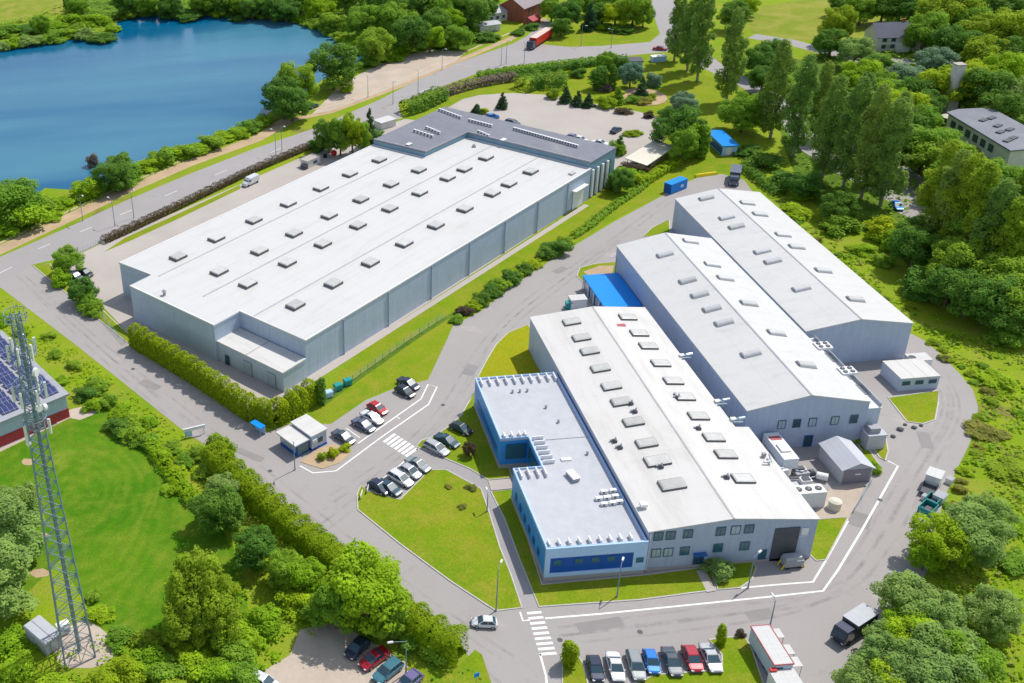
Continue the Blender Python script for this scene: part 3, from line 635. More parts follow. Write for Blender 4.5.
cnp = MB(o1).box(68.8, 126.2, 2.8, 2.0, .9, 0.14); cnp.build('door_canopy', M['frameblue'], H1)
gt = MB(o1).box(82.1, 126.60, 0.05, 3.9, 0.18, 6.6); gt = gt.build('roller_door', M['darkgrey'], H1)
MB(o1).box(84.9, 126.58, 5.0, 1.1, 0.1, 1.3).build('wall_sign', M['white'], H1)
mb = MB(o1).box(84.6, 126.56, 4.75, 1.9, 0.1, 0.1); mb.build('wall_bracket', M['white'], H1)
MB(o1).box(73.2, 126.57, 0.0, 25.8, 0.12, 0.5).build('plinth', M['concrete'], H1)
MB(o1).tube((60.6, 126.45, 0.2), (60.6, 126.45, 7.6), 0.09).build('downpipe', M['white'], H1)
MB(o1).box(76.6, 185.3, 9.05, 1.7, 0.9, 0.12).build('roof_hatch', M['palered'], H1)
for i, x in enumerate((94.6, 97.3, 100.1, 104.1, 107.5)):
    relwin(H2, o2, x, 153.92, 5.4, 1.4, 1.8, 'S', 'frame', 'paleglass' if i in (0, 2, 3) else 'glass')
relwin(H2, o2, 100.0, 153.92, 1.3, 1.6, 2.5, 'S', 'frameblue', 'glass', 'side_door')
# roof-edge fan units and gutter walk of the middle hall
for y0 in (183.0, 169.5, 157.5):
    pass
# ---------------- blue office building
bx0, by0 = 44.3, 126.0
BO = thing('office_building', 'low blue-clad flat-roofed office building with a notched side and white parapet fins', 'office building', (bx0, by0, 0))
ob = (bx0, by0, 0)
FP = [(44.3, 126.0), (60.05, 126.0), (60.05, 174.0), (44.3, 174.0), (44.3, 154.2), (49.3, 154.2), (49.3, 146.0), (44.3, 146.0)]
MB(ob).prism(shrink(FP, 0.1), 0.9, 6.1).build('wall', M['cladblue'], BO)
MB(ob).prism(shrink(FP, 0.0), 0.0, 0.9).build('plinth', M['concrete'], BO)
MB(ob).prism(shrink(FP, 0.06), 6.1, 6.35).build('roof', M['roofgrey'], BO)
cp = MB(ob); cp.band(shrink([p for p in FP], 0.16), 0.3, 6.35, 6.72, closed=True); cp.build('parapet', M['cladlight'], BO)
# front frame with recessed deep blue window band
fr = MB(ob)
fr.box(52.2, 125.98, 4.75, 15.9, 0.3, 1.97); fr.box(52.2, 125.98, 0.9, 15.9, 0.3, 0.75); fr.box(44.65, 125.98, 1.65, 0.8, 0.3, 3.1); fr.box(59.1, 125.98, 1.65, 2.1, 0.3, 3.1)
fr.build('front_frame', M['cladlight'], BO)
MB(ob).box(51.55, 126.03, 1.65, 13.0, 0.12, 3.1).build('window_band', M['deepblue'], BO)
for x in (46.2, 49.6, 52.2, 54.6):
    relwin(BO, ob, x, 125.97, 3.7, 1.3, 1.1, 'S', 'frameblue', 'glassteal')
relwin(BO, ob, 59.1, 125.84, 3.1, 1.15, 1.0, 'S', 'frameblue', 'glassteal')
for y in (143.1, 140.3, 137.7, 135.0, 132.4, 129.8):
    relwin(BO, ob, 44.38, y, 2.7, 0.9, 1.3, 'W', 'frameblue', 'glass')
mb = MB(ob).box(44.37, 164.0, 2.2, 0.12, 15.0, 1.2); mb.build('ribbon_window', M['frameblue'], BO)
MB(ob).box(47.2, 154.12, 2.2, 3.6, 0.12, 3.2).build('glazing', M['glassteal'], BO)
MB(ob).box(49.23, 150.1, 2.2, 0.12, 6.4, 3.0).build('glazing', M['glassteal'], BO)
wv = MB(ob); wv.box(49.3 + .3, 150.1, 6.35, .3, 8.0, 0.38); 
fins = [(x, 173.2, 0) for x in (45.2, 46.8, 48.4, 50.0, 51.6, 53.2, 54.8, 56.4, 58.0, 59.4)] + [(x, 145.2, 0) for x in (45.2, 46.6, 48.1, 49.4)] + \
       [(50.1, y, 1) for y in (146.9, 148.2, 149.6, 151.0, 152.4, 153.7)] + [(x, 126.75, 2) for x in (45.0, 46.6, 48.2, 49.8, 51.4, 53.0, 54.6, 56.2, 57.8)] + [(x, 154.8, 2) for x in (45.2, 46.6, 48.0, 49.0)]
for x, y, k in fins:
    mb = MB(ob)
    if k == 0: mb.box(x, y - 0.9, 6.35, 0.2, 2.2, 0.75)
    elif k == 1: mb.box(x + 0.7, y, 6.35, 2.0, 0.2, 0.75)
    else: mb.box(x, y + 0.3, 6.35, 0.24, 1.3, 0.75)
    mb.build('parapet_fin', M['white'], BO)
MB(ob).box(55.2, 153.4, 6.36, 9.4, 0.14, 0.09).build('roof_seam', M['seam'], BO)
def roofbox(x, y, z, sx, sy, sz, label, m='grey', rz=0.0, name='roof_vent', cat='roof vent', group=None):
    t = thing(name, label, cat, (x, y, z), rz, group)
    MB().box(0, 0, 0.0, sx, sy, sz).build('casing', M[m], t)
    MB().box(0, 0, sz, sx * 1.12, sy * 1.12, 0.08, top=(0.85, 0.85)).build('lid', M['white'], t)
    return t
roofbox(53.6, 142.6, 6.36, 1.3, 2.3, 0.75, 'grey oblong housing on the pale roof of the blue office building', 'grey', 0.25, 'roof_housing', 'roof housing')
for (x, y, l) in ((50.3, 168.6, 'leftmost of three stub pipes near the far edge of the blue office roof'), (51.7, 168.6, 'middle one of three stub pipes near the far edge of the blue office roof'), (53.1, 168.6, 'rightmost of three stub pipes near the far edge of the blue office roof'),
                  (55.0, 162.9, 'small round vent in the middle of the far half of the blue office roof'), (55.9, 158.2, 'lone vent just behind the roof seam of the blue office'), (58.0, 148.5, 'tiny vent near the hall side of the blue office roof')):
    t = thing('vent_pipe', l, 'vent pipe', (x, y, 6.36)); MB().tube((0, 0, 0), (0, 0, 0.45), 0.2).build('pipe', M['grey'], t); MB().tube((0, 0, .5), (0, 0, .68), 0.3, 0.12).build('cap', M['steel'], t)

# ---------------- air conditioner boxes
def ac_proto(label, group, sx=0.95, sy=0.5, sz=0.8):
    t = thing('air_conditioner', label, 'air conditioner', group=group)
    MB().box(0, 0, 0.06, sx, sy, sz).build('casing', M['white'], t)
    MB().tube((-.12 * sx, -sy / 2 - 0.004, 0.06 + sz / 2), (-.12 * sx, -sy / 2 - 0.05, 0.06 + sz / 2), 0.34 * sz, n=14).build('fan_grille', M['darkgrey'], t)
    MB().box(0, 0, 0, sx * .8, sy * 1.1, 0.055).build('bracket', M['steel'], t)
    return t
def row(proto, pts, z, rz):
    for i, (x, y) in enumerate(pts):
        o = proto if i == 0 else copy_tree(proto); o.location = (x, y, z); o.rotation_euler.z = rz
LBR = math.pi / 2 - YA
def onroof(px, py, z=10.6): return g(px, py, z)
def rowpx(a, b, n): return [onroof(a[0] + (b[0] - a[0]) * i / (n - 1), a[1] + (b[1] - a[1]) * i / (n - 1)) for i in range(n)]
row(ac_proto('white condenser unit in the double row near the left corner of the dark grey roof', 'condenser units in the double row on the dark roof'), rowpx((415, 132), (432, 137.5), 6) + rowpx((427, 129), (439, 134), 5), DZ, LBR - math.pi / 2)
row(ac_proto('white condenser unit in the short row nearest the far left corner of the dark roof', 'condenser units in the far left row on the dark roof'), rowpx((440, 111), (460, 118.5), 8), DZ, LBR - math.pi / 2)
row(ac_proto('white condenser unit in the row behind the white roof triangle', 'condenser units in the middle row on the dark roof'), rowpx((470, 121.5), (491, 127), 8), DZ, LBR - math.pi / 2)
row(ac_proto('white condenser unit in the short row beside the white roof triangle', 'condenser units beside the white roof patch'), rowpx((479, 133), (488, 137), 4), DZ, LBR - math.pi / 2)
row(ac_proto('white condenser unit in the long right-hand row along the dark roof', 'condenser units in the long row on the dark roof', 0.9), rowpx((514.5, 130), (577, 147.5), 24), DZ, LBR - math.pi / 2)
for (px_, py_, l) in ((409, 145, 'small white roof hatch near the near-left edge of the dark roof'), (503.5, 140.5, 'small white roof hatch right of the white roof patch on the dark roof')):
    x, y = onroof(px_, py_); t = thing('roof_hatch', l, 'roof hatch', (x, y, DZ), LBR); MB().box(0, 0, 0, 1.6, 1.1, 0.3).build('curb', M['grey'], t); MB().box(0, 0, 0.3, 1.75, 1.25, 0.12).build('lid', M['white'], t)
x, y = g(474, 147, RZ); t = thing('roof_vent', 'small grey vent on the triangle of white roof inside the dark block', 'roof vent', (x, y, RZ)); MB().box(0, 0, 0, .9, .9, .6).build('casing', M['grey'], t); MB().tube((0, 0, .6), (0, 0, 1.0), .2).build('pipe', M['steel'], t)
x, y = g(572, 174, RZ); t = thing('roof_hatch', 'lone grey hatch at the near right corner of the white warehouse roof', 'roof hatch', (x, y, RZ), LBR); MB().box(0, 0, 0, 2.0, 1.2, 0.3).build('curb', M['grey'], t); MB().box(0, 0, 0.3, 1.9, 1.1, 0.1).build('lid', M['skylight'], t)
# small vents on the cream hall roof
for (px_, py_, l) in ((631, 404, 'dark twin vent beside the fourth left skylight on the cream hall roof'), (635, 412, 'dark vent just above the fifth left skylight on the cream hall roof'), (615, 438.5, 'tiny dark vent left of the sixth skylight, upper of a pair on the cream roof'), (620.5, 445, 'tiny dark vent left of the sixth skylight, lower of a pair on the cream roof'),
                  (678, 398, 'dark cluster vent touching a right-row skylight halfway along the cream roof'), (698.5, 429, 'dark spiked vent between two right-row skylights on the cream roof'), (726.5, 478.5, 'dark vent left of the last right-row skylight on the cream roof'), (661, 466.5, 'small dark vent below the seventh left skylight on the cream roof')):
    x, y = g(px_, py_, 9.0); zz = 8.0 + 1.4 * ((x - 60.2) / 13.1 if x < 73.3 else (86.8 - x) / 13.5)
    t = thing('roof_vent', l, 'roof vent', (x, y, zz - .05)); MB().box(0, 0, 0, .7, .7, .5).build('casing', M['darkgrey'], t); MB().tube((0.1, 0, .5), (0.1, 0, 1.1), .16).build('pipe', M['steel'], t); MB().box(-.5, .3, 0, .4, .3, .4).build('box', M['grey'], t)
x, y = g(643.5, 505, 8.6); roofbox(x, y, 8.45, 1.1, .9, .45, 'small white box near the front edge of the cream hall roof', 'white', 0, 'roof_box', 'roof box')
x, y = g(766, 459, 8.5); t = thing('duct', 'grey bent duct near the right edge of the cream hall roof', 'duct', (x, y, 8.3)); d = MB(); d.tube((-.9, -1, .45), (.3, -1, .45), .18); d.tube((.3, -1.1, .45), (.9, .8, .45), .18); d.build('pipe', M['steel'], t); MB().box(.1, 1.0, 0, .6, .5, .7).build('box', M['grey'], t)
# rooftop machines in the gap between hall 1 and hall 2
for (px_, py_, l, s) in ((686, 357, 'pale pipework cluster at the upper right edge of the cream hall roof', 1.0), (722, 403, 'glassy pipework cluster in the gap between the cream and middle halls', 1.1), (738, 421, 'white ball-shaped duct at the step of the cream hall roof edge', 1.0)):
    x, y = g(px_, py_, 8.4); t = thing('duct', l, 'duct', (x, y, 8.0)); d = MB(); d.tube((0, 0, 0), (0, 0, .9 * s), .35); d.tube((0, 0, .9 * s), (1.2 * s, .2, .9 * s), .3); d.tube((-.9, -.4, .5), (.6, -.6, .6), .18); d.build('pipe', M['paleglass'], t)
    MB().box(-.6, .5, 0, .9, .8, .7).build('box', M['white'], t)

row(ac_proto('small white condenser in the cluster at the hall side of the blue office roof', 'condenser cluster on the blue office roof', 1.1, .6, .5), [(56.0, 136.6), (57.4, 136.7), (58.8, 136.9), (56.4, 135.2), (57.8, 135.3), (59.0, 135.5), (57.4, 138.2), (58.9, 138.3)], 6.36, 0.0)
x, y = g(566, 459.5, 6.4); t = thing('roof_hatch', 'low white hatch in the middle of the blue office roof', 'roof hatch', (x, y, 6.36)); MB().box(0, 0, 0, 1.8, .8, .18).build('curb', M['white'], t); MB().box(0, 0, .18, 1.7, .7, .06).build('lid', M['white'], t)
# ---------------- blue canopy building
t = thing('loading_canopy', 'bright blue flat-roofed loading canopy against the middle hall', 'canopy', (78.8, 200.5, 0))
oc = (78.8, 200.5, 0)
MB(oc).box(83.6, 209.6, 3.1, 8.2, 15.4, 0.3).build('roof', M['skyblue'], t)
MB(oc).box(83.75, 209.6, 0, 7.5, 14.9, 3.09).build('wall', M['deepblue'], t)
for y in (202.4, 206, 209.6, 213.2, 216.9):
    MB(oc).box(79.66, y, 0, 0.2, 0.25, 3.1).build('post', M['white'], t)
for y in (204.2, 207.8, 211.4, 215.0):
    MB(oc).box(79.93, y, 0.1, 0.1, 2.4, 2.6).build('door', M['paleglass'], t)
# white box + teal bin behind cream hall
x, y = g(577, 306.5); t = thing('storage_box', 'white container half hidden behind the far end of the cream hall', 'container', (x, y, 0)); MB().box(0, 0, 0, 3.6, 2.4, 2.3).build('body', M['white'], t); MB().box(0, 0, 2.3, 3.7, 2.5, 0.1).build('roof', M['roofwhite'], t)
x, y = g(568.5, 308.5); t = thing('waste_bin', 'teal bin beside the white container behind the cream hall', 'bin', (x, y, 0)); MB().box(0, 0, 0.1, 1.3, 1.1, 1.5, top=(1.1, 1.1)).build('body', M['teal'], t); MB().box(0, 0, 1.6, 1.5, 1.3, 0.15).build('lid', M['teal'], t)

# ---------------- roof-edge fan units on the middle hall and lean-to
def fanunit(px_, py_, z, sx, sy, sz, nx, ny, rz, label, cat='fan unit', name='fan_unit', m='white', zb=None, r=0.42):
    x, y = g(px_, py_, z); t = thing(name, label, cat, (x, y, zb if zb is not None else z - sz), rz)
    MB().box(0, 0, 0, sx, sy, sz).build('casing', M[m], t)
    for i in range(nx):
        for j in range(ny):
            fx, fy = (i - (nx - 1) / 2) * sx / nx * .95, (j - (ny - 1) / 2) * sy / ny * .95
            f = MB().tube((fx, fy, sz), (fx, fy, sz + 0.12), r, n=14).build('fan', M['darkgrey'], t)
            MB().tube((fx, fy, sz + .12), (fx, fy, sz + .16), r * .3, n=8).build('hub', M['grey'], f)
    return t
fanunit(823, 345, 9.4, 2.8, 2.3, .45, 2, 2, 0, 'white four-fan cooler on the middle hall edge, the farther of two', zb=9.0)
fanunit(847.5, 370, 9.4, 2.8, 2.3, .45, 2, 2, 0, 'white four-fan cooler on the middle hall edge, the nearer of two', zb=9.0)
lt = thing('lean_to', 'narrow white and grey lean-to along the right side of the middle hall', 'lean-to', (110.4, 155, 0))
ol = (110.4, 155, 0)
MB(ol).box(111.25, 166.3, 0, 2.3, 23.6, 7.0).build('wall', M['wallpaleY'], lt)
MB(ol).box(111.25, 166.3, 7.0, 2.5, 23.9, 0.15).build('roof', M['white'], lt)
for y in (176, 171, 165, 160): MB(ol).box(111.2, y, 7.16, 1.7, 3.2, 0.12).build('roof_panel', M['roofslate'], lt)
MB(ol).band([(112.4, 154.6), (112.4, 178.0)], 0.1, 7.16, 7.9).build('railing', M['steel'], lt)
# white plant boxes by the corner of the middle hall
x, y = 111.0, 152.7
t = thing('plant_cabinet', 'white ribbed cabinet at the near right corner of the middle hall', 'cabinet', (x, y, 0)); MB().box(0, 0, 0, 3.2, 2.2, 3.0).build('body', M['shedgrey'], t); MB().box(0, 0, 3.0, 3.4, 2.4, 0.2).build('roof', M['roofgrey'], t); MB().box(-.2, 0.2, 3.2, 1.8, 1.4, 1.0).build('vent', M['grey'], t)

# ---------------- office containers and shed
t = thing('office_container', 'three white office containers joined side by side beyond the middle hall', 'office container', (124.8, 168.3, 0)); of = (124.8, 168.3, 0)
MB(of).box(128.7, 171.4, 0, 7.6, 6.1, 2.8).build('wall', M['wallpaleY'], t)
for i in range(3):
    MB(of).box(126.15 + i * 2.55, 171.4, 2.8, 2.5, 6.4, 0.16).build('roof', M['roofcream'], t)
    window(t, 126.15 + i * 2.55 - 124.8, 168.36 - 168.3, 1.75, 1.5, 0.9, 'S')
x, y = g(917, 358, 2.3); t = thing('storage_box', 'small white box with a dark opening behind the office containers', 'storage box', (x + .6, y + .4, 0)); MB().box(0, 0, 0, 4.0, 2.6, 2.2).build('body', M['white'], t); MB().box(0, 0, 2.2, 4.1, 2.7, .1).build('roof', M['roofwhite'], t); MB().tube((-1.3, 0, 2.3), (-1.3, 0, 2.36), .7).build('opening', M['darkgrey'], t)
t = thing('shed', 'grey gabled storage shed with a mauve front door wall', 'shed', (103.2, 143.4, 0)); og = (103.2, 143.4, 0)
rg = lambda y: [(100.4, y, 0), (105.6, y, 0), (105.6, y, 3.0), (103.1, y, 4.1), (100.4, y, 3.0)]
MB(og).loft([rg(143.4), rg(150.7)]).build('wall', M['shedgrey'], t)
for a, b in (((100.1, 2.95), (103.1, 4.3)), ((103.1, 4.3), (105.9, 2.95))):
    MB(og).add([(a[0], 143.1, a[1]), (b[0], 143.1, b[1]), (b[0], 151.0, b[1]), (a[0], 151.0, a[1]), (a[0], 143.1, a[1] - .12), (b[0], 143.1, b[1] - .12), (b[0], 151.0, b[1] - .12), (a[0], 151.0, a[1] - .12)],
               [(0, 1, 2, 3), (7, 6, 5, 4), (0, 4, 5, 1), (1, 5, 6, 2), (2, 6, 7, 3), (3, 7, 4, 0)]).build('roof', M['shedgrey'], t)
MB(og).box(103.0, 143.38, 0.1, 4.6, 0.14, 2.75).build('door', M['sheddoor'], t)
MB(og).box(103.1, 143.28, 1.7, 0.9, 0.05, 0.3).build('sign', M['white'], t)
# machines between the cream hall and the shed
def g0(px_, py_, z): return g(px_, py_, z)
x, y = g(788, 448, 5.0); 
t = thing('air_handler', 'long white air handling unit with a red mark on top between the halls', 'air handling unit', (92.5, 149.4, 0), 0.0)
MB().box(0, 0, 2.2, 2.6, 7.6, 2.1).build('casing', M['white'], t)
for sx in (-1.1, 1.1):
    for sy in (-3.5, 0, 3.5): MB().box(sx, sy, 0, .2, .2, 2.2).build('leg', M['steel'], t)
MB().box(0, 2.2, 4.3, 1.9, 1.1, .06).build('top_mark', M['palered'], t); MB().box(0, -.8, 4.3, 1.6, 2.2, .3).build('vent', M['white'], t)
MB().box(-2.1, 1, 0, 1.4, 4, 2.6).build('side_duct', M['steel'], t)
fanunit(786, 481, 3.0, 5.6, 2.6, 1.6, 1, 1, 0, 'grey machine housing just beyond the three-fan cooler', 'machine', 'machine_housing', 'steel', zb=0.0, r=.5)
fanunit(809, 487, 3.6, 5.2, 2.2, 3.2, 3, 1, 0.0, 'pale three-fan cooling unit beside the cream hall roof edge', 'cooling unit', 'cooling_unit', 'white', zb=0.0, r=.55)
x, y = g(815, 506, 0); t = thing('machine_housing', 'pale grey equipment cabinet in front of the three-fan cooling unit', 'cabinet', (x - 1.2, y + 1.0, 0)); MB().box(0, 0, 0, 4.4, 1.8, 2.6).build('body', M['shedgrey'], t); MB().box(0, .2, 2.6, 4.2, 1.6, .12).build('lid', M['white'], t)
for (px_, py_, sx, sy, sz, l) in ((777, 447, 2.2, 2.0, 2.6, 'white vent box at the far end of the air handling unit'), (779, 461, 2.4, 1.8, 2.2, 'pale box between the cream roof and the air handling unit'), (781, 468, 2.0, 1.6, 2.8, 'white box crowned with a round vent beside the cream roof edge'), (801, 471, 2.4, 1.6, 1.6, 'grey equipment box at the near end of the air handling unit'), (823, 473, 1.5, 1.3, 1.5, 'small white cylinder tank beside the grey shed')):
    x, y = g(px_, py_, sz); t = thing('equipment_box', l, 'equipment', (x, y, 0), 0.1)
    if 'cylinder' in l: MB().tube((-.7, .5, .8), (.7, -.5, .8), .65, n=14).build('tank', M['white'], t); MB().box(0, 0, 0, 1.0, .8, .3).build('cradle', M['steel'], t)
    else: MB().box(0, 0, 0, sx, sy, sz).build('body', M['white' if 'white' in l else 'grey'], t); MB().tube((0, 0, sz), (0, 0, sz + .3), .45, n=12).build('vent', M['steel'], t)
for (px_, py_, sx, sy, sz, m_, l) in ((800, 468, 2.0, 1.2, 1.9, 'steel', 'ribbed steel box just below the near end of the air handling unit'), (795, 478, 2.6, .9, 1.3, 'shedgrey', 'low grey duct box beside the cream roof edge'), (806, 479, 1.8, 1.2, 2.3, 'white', 'white pump cabinet behind the three-fan cooling unit'), (812, 471, 1.0, 1.0, 1.2, 'darkgrey', 'dark small box between the pump cabinet and the shed')):
    x, y = g(px_, py_, sz); t = thing('equipment_box', l, 'equipment', (x, y, 0), 0.0); MB().box(0, 0, 0, sx, sy, sz).build('body', M[m_], t); MB().box(0, 0, sz, sx * .7, sy * .7, .15).build('grille', M['darkgrey'], t)
    MB().tube((-sx / 2, -sy / 2 - .2, .4), (sx / 2, -sy / 2 - .2, .5), .14, n=8).build('pipe', M['steel'], t)
x, y = g(834, 508); t = thing('water_tank', 'round cream water tank on the sandy patch before the shed', 'tank', (x, y, 0)); MB().tube((0, 0, 0), (0, 0, 1.5), 1.0, n=20).build('body', M['cream'], t); MB().tube((0, 0, 1.5), (0, 0, 1.75), 1.02, .5, n=20).build('lid', M['cream'], t)
# utility trolley with yellow props by the big door
x, y = g(791, 566); t = thing('trolley', 'silver-topped trolley with yellow stabilisers before the dark roller door', 'trolley', (x, y, 0), 0.05)
MB().box(0, 0, .5, 3.0, 1.5, 1.1).build('body', M['grey'], t); MB().box(0, .1, 1.6, 2.8, 1.4, .5, top=(.9, .8)).build('cover', M['steel'], t)
for sx in (-1.8, 1.8):
    for sy in (-.5, .6): MB().tube((sx, sy, 0), (sx * .8, sy, 1.0), .14, .1).build('stabiliser', M['yellow'], t)
for sx in (-1, 1): MB().tube((sx, -.7, .3), (sx, .7, .3), .3, n=12).build('wheel', M['rubber'], t)

# ---------------- gatehouse
U = Vector((11.1 - 7.8, 170.6 - 168.5)).normalized(); V2 = Vector((14.6 - 11.1, 165.4 - 170.6)).normalized()
ga = math.atan2(V2.y, V2.x)
cx, cy = (7.8 + 11.1 + 14.6 + 11.3) / 4, (168.5 + 170.6 + 165.4 + 163.4) / 4
t = thing('gatehouse', 'small white gatehouse with a two-level cream roof and blue corner', 'gatehouse', (cx, cy, 0), ga)
MB().box(0, 0, 0, 5.9, 3.6, 3.3).build('wall', M['wallpale'], t); MB().box(0, 0, 3.3, 6.3, 4.0, 0.3).build('roof', M['roofcream'], t)
MB().box(0, 0, 0.0, 6.0, 3.7, 0.5).build('plinth', M['deepblue'], t)
MB().box(-0.1, -3.85, 2.75, 5.9, 3.6, 0.28).build('canopy_roof', M['roofcream'], t)
MB().box(0.0, -3.6, 0, 5.0, 2.9, 2.72).build('booth_wall', M['deepblue'], t)
MB().box(0.0, -5.06, 0.9, 4.4, 0.08, 1.2).build('booth_window', M['paleglass'], t)
MB().box(2.52, -3.6, 0.2, 0.08, 2.5, 2.1).build('booth_door', M['glassteal'], t)
MB().box(2.98, 0.3, 1.3, 0.08, 1.1, 1.0).build('window', M['glass'], t)
MB().box(3.0, -1.2, 2.0, .5, 1.0, .6).build('awning', M['white'], t)

# ---------------- more distant buildings
def gable(name, label, cat, c, L, Wd, ze, zr, rz, wallm, roofm, wins=(), chim=False, over=0.4):
    t = thing(name, label, cat, (c[0], c[1], 0), rz)
    r = lambda x: [(x, -Wd / 2, 0), (x, Wd / 2, 0), (x, Wd / 2, ze), (x, 0, zr), (x, -Wd / 2, ze)]
    MB().loft([r(-L / 2), r(L / 2)]).build('wall', M[wallm], t)
    for s in (-1, 1):
        e = Wd / 2 + over; ez = ze - (zr - ze) / (Wd / 2) * over + 0.12; X = L / 2 + over
        MB().add([(-X, s * e, ez), (X, s * e, ez), (X, 0, zr + .12), (-X, 0, zr + .12), (-X, s * e, ez - .1), (X, s * e, ez - .1), (X, 0, zr + .02), (-X, 0, zr + .02)],
                 [(0, 1, 2, 3), (7, 6, 5, 4), (0, 4, 5, 1), (1, 5, 6, 2), (2, 6, 7, 3), (3, 7, 4, 0)]).build('roof', M[roofm], t)
    for (x, z, w_, h_) in wins: window(t, x, -Wd / 2, z, w_, h_, 'S')
    if chim: MB().box(L * .2, .6, zr - 1.2, .8, .8, 2.4).build('chimney', M['brick'], t)
    return t
gable('brick_house', 'red brick house with grey roof at the top of the picture, behind the red truck', 'house', (131, 455), 20, 12, 6, 9.5, R_(42), 'brick', 'tilebrown', [(x, z, 1.3, 1.4) for x in (-6, -3, 2, 5) for z in (1.8, 4.4)], True)
gable('outbuilding', 'small red-roofed lean-to shed in front of the brick house', 'outbuilding', (130, 440), 6, 4.5, 2.6, 3.8, R_(42), 'brick', 'redwall')
gable('bluish_house', 'small blue-grey roofed house left of the brick house', 'house', g(492, 20), 12, 8, 4, 6.0, R_(20), 'plaster', 'roofgrey', [(x, 2, 1.2, 1.2) for x in (-3, 0, 3)])
gable('garage', 'flat pale blue garage roof nearest the track, left of the brick house', 'garage', g(487, 30), 9, 6, 2.8, 3.3, R_(10), 'plaster', 'roofgrey')
gable('garden_shed', 'tiny pale shed among the trees above the gravel lot', 'garden shed', g(438, 30), 5, 4, 2.4, 3.2, R_(5), 'plaster', 'roofgrey')
# white villa among the trees
hc = (g(902, 36.5, 5.0)[0], g(902, 36.5, 5.0)[1] + 5.2)
t = gable('villa', 'white villa with a dark slate roof among trees near the top right', 'house', hc, 15, 11, 5.0, 8.8, R_(-8), 'plaster', 'tile', [(x, z, 1.5, 1.4) for x in (-5, -2, 2, 5) for z in (1.6, 4.0)], True)
MB().box(1, -6.6, 0, 4, 2.2, 3.0).build('porch', M['white'], t)
# club building at the right
bz = 7.0
cpts = [(209.8, 292.1), (221.0, 292.8), (240, 276), (234, 262.0), (224.5, 255.5), (212.4, 264.8)]
cpts = [g(768 + x / 4, y / 4, bz) for x, y in ((715, 448), (760, 436), (860, 431), (905, 437), (1060, 520), (1100, 590), (970, 602))]
t = thing('workshop_building', 'long grey-roofed building with pale windowed walls at the right edge', 'building', (*cpts[0], 0)); oo = (*cpts[0], 0)
MB(oo).prism(shrink(cpts, .5), 0, bz - .4).build('wall', M['plaster'], t)
MB(oo).prism(cpts, bz - .4, bz).build('roof', M['roofslate'], t)
a, b2 = Vector(cpts[0]), Vector(cpts[6]); dv = (b2 - a); n_ = Vector((dv.y, -dv.x)).normalized()
for i in range(6):
    p = a + dv * (0.12 + i * .12) - n_ * -0.0
    nn = n_ if (Vector((0, 0)) - p).dot(n_) > 0 else -n_
    p2 = p - nn * 0.38
    MB(oo).box(p2.x, p2.y, 3.4, 2.0, .2, 2.0, math.atan2(dv.y, dv.x)).build('window', M['glass'], t)
for (u, v) in ((0.3, .3), (.45, .5), (.25, .6), (.6, .35), (.55, .7), (.75, .5), (.8, .25)):
    p = Vector(cpts[1]).lerp(Vector(cpts[6]), u).lerp(Vector(cpts[3]).lerp(Vector(cpts[5]), u), v)
    MB(oo).box(p.x, p.y, bz, 2.6, 1.4, .35, .5).build('skylight', M['darkgrey'], t)
x, y = g(948, 112); t = thing('brick_chimney', 'tall pale free-standing chimney beside the grey-roofed building', 'chimney', (x, y, 0)); MB().box(0, 0, 0, 3.2, 3.2, 15, top=(.8, .8)).build('shaft', M['plaster'], t); MB().box(0, 0, 15, 2.8, 2.8, .4).build('cap', M['concrete'], t)
for (px_, py_, l) in ((949, 124, 'beige parasol nearest the chimney'), (976, 138, 'beige parasol beside the windowed wall of the grey-roofed building')):
    x, y = g(px_, py_); t = thing('parasol', l, 'parasol', (x, y, 0)); MB().tube((0, 0, 0), (0, 0, 2.8), .05).build('pole', M['steel'], t); MB().tube((0, 0, 2.4), (0, 0, 3.1), 2.6, .1, n=10).build('canopy', M['cream'], t)
# low blue-white building in the park
x, y = g(625, 68); t = thing('pavilion', 'long low pavilion with blue-white walls by the roadside lawn', 'pavilion', (x, y, 0), R_(-12))
MB().box(0, 0, 0, 11, 5, 3.0).build('wall', M['cladlight'], t); MB().box(0, 0, 3.0, 11.6, 5.6, .3).build('roof', M['darkgrey'], t)
for i in range(4): window(t, -4 + i * 2.6, -2.5, 1.7, 1.8, 1.3, 'S')
x, y = g(658, 61); t = thing('kiosk', 'small pale blue kiosk to the right of the low pavilion', 'kiosk', (x, y, 0)); MB().box(0, 0, 0, 5, 2.6, 1.9).build('wall', M['cladlight'], t); MB().box(0, 0, 1.9, 5.2, 2.8, .15).build('roof', M['white'], t)
# bright blue kiosk / barracks
t = thing('barrack', 'blue-roofed long cabin with a pale end wall on the park lawn', 'cabin', (145.6, 294.2, 0), R_(-3)); 
MB().box(0, 0, 0, 4.2, 12.5, 2.9).build('wall', M['cladlight'], t); MB().box(0, 0, 2.9, 4.8, 13.2, .3).build('roof', M['skyblue'], t); MB().box(-2.15, 0, 0.4, .08, 12, 2.0).build('side_panel', M['deepblue'], t); MB().box(-.2, -6.3, .3, 1.6, .1, 2.1).build('door', M['white'], t)
# white car-port canopy
q = [(127.4, 298.0), (130.3, 291.1), (117.7, 279.1), (113.7, 285.6)]
t = thing('carport', 'long cream flat-roofed carport between the beige lot and the hedge', 'carport', (*q[3], 0)); oq = (*q[3], 0)
MB(oq).prism(q, 2.5, 2.75).build('roof', M['cream'], t)
for u in (0.05, .35, .65, .95):
    for v in (.08, .92):
        p = Vector(q[3]).lerp(Vector(q[0]), u).lerp(Vector(q[2]).lerp(Vector(q[1]), u), v); MB(oq).tube((p.x, p.y, 0), (p.x, p.y, 2.5), .1).build('post', M['steel'], t)
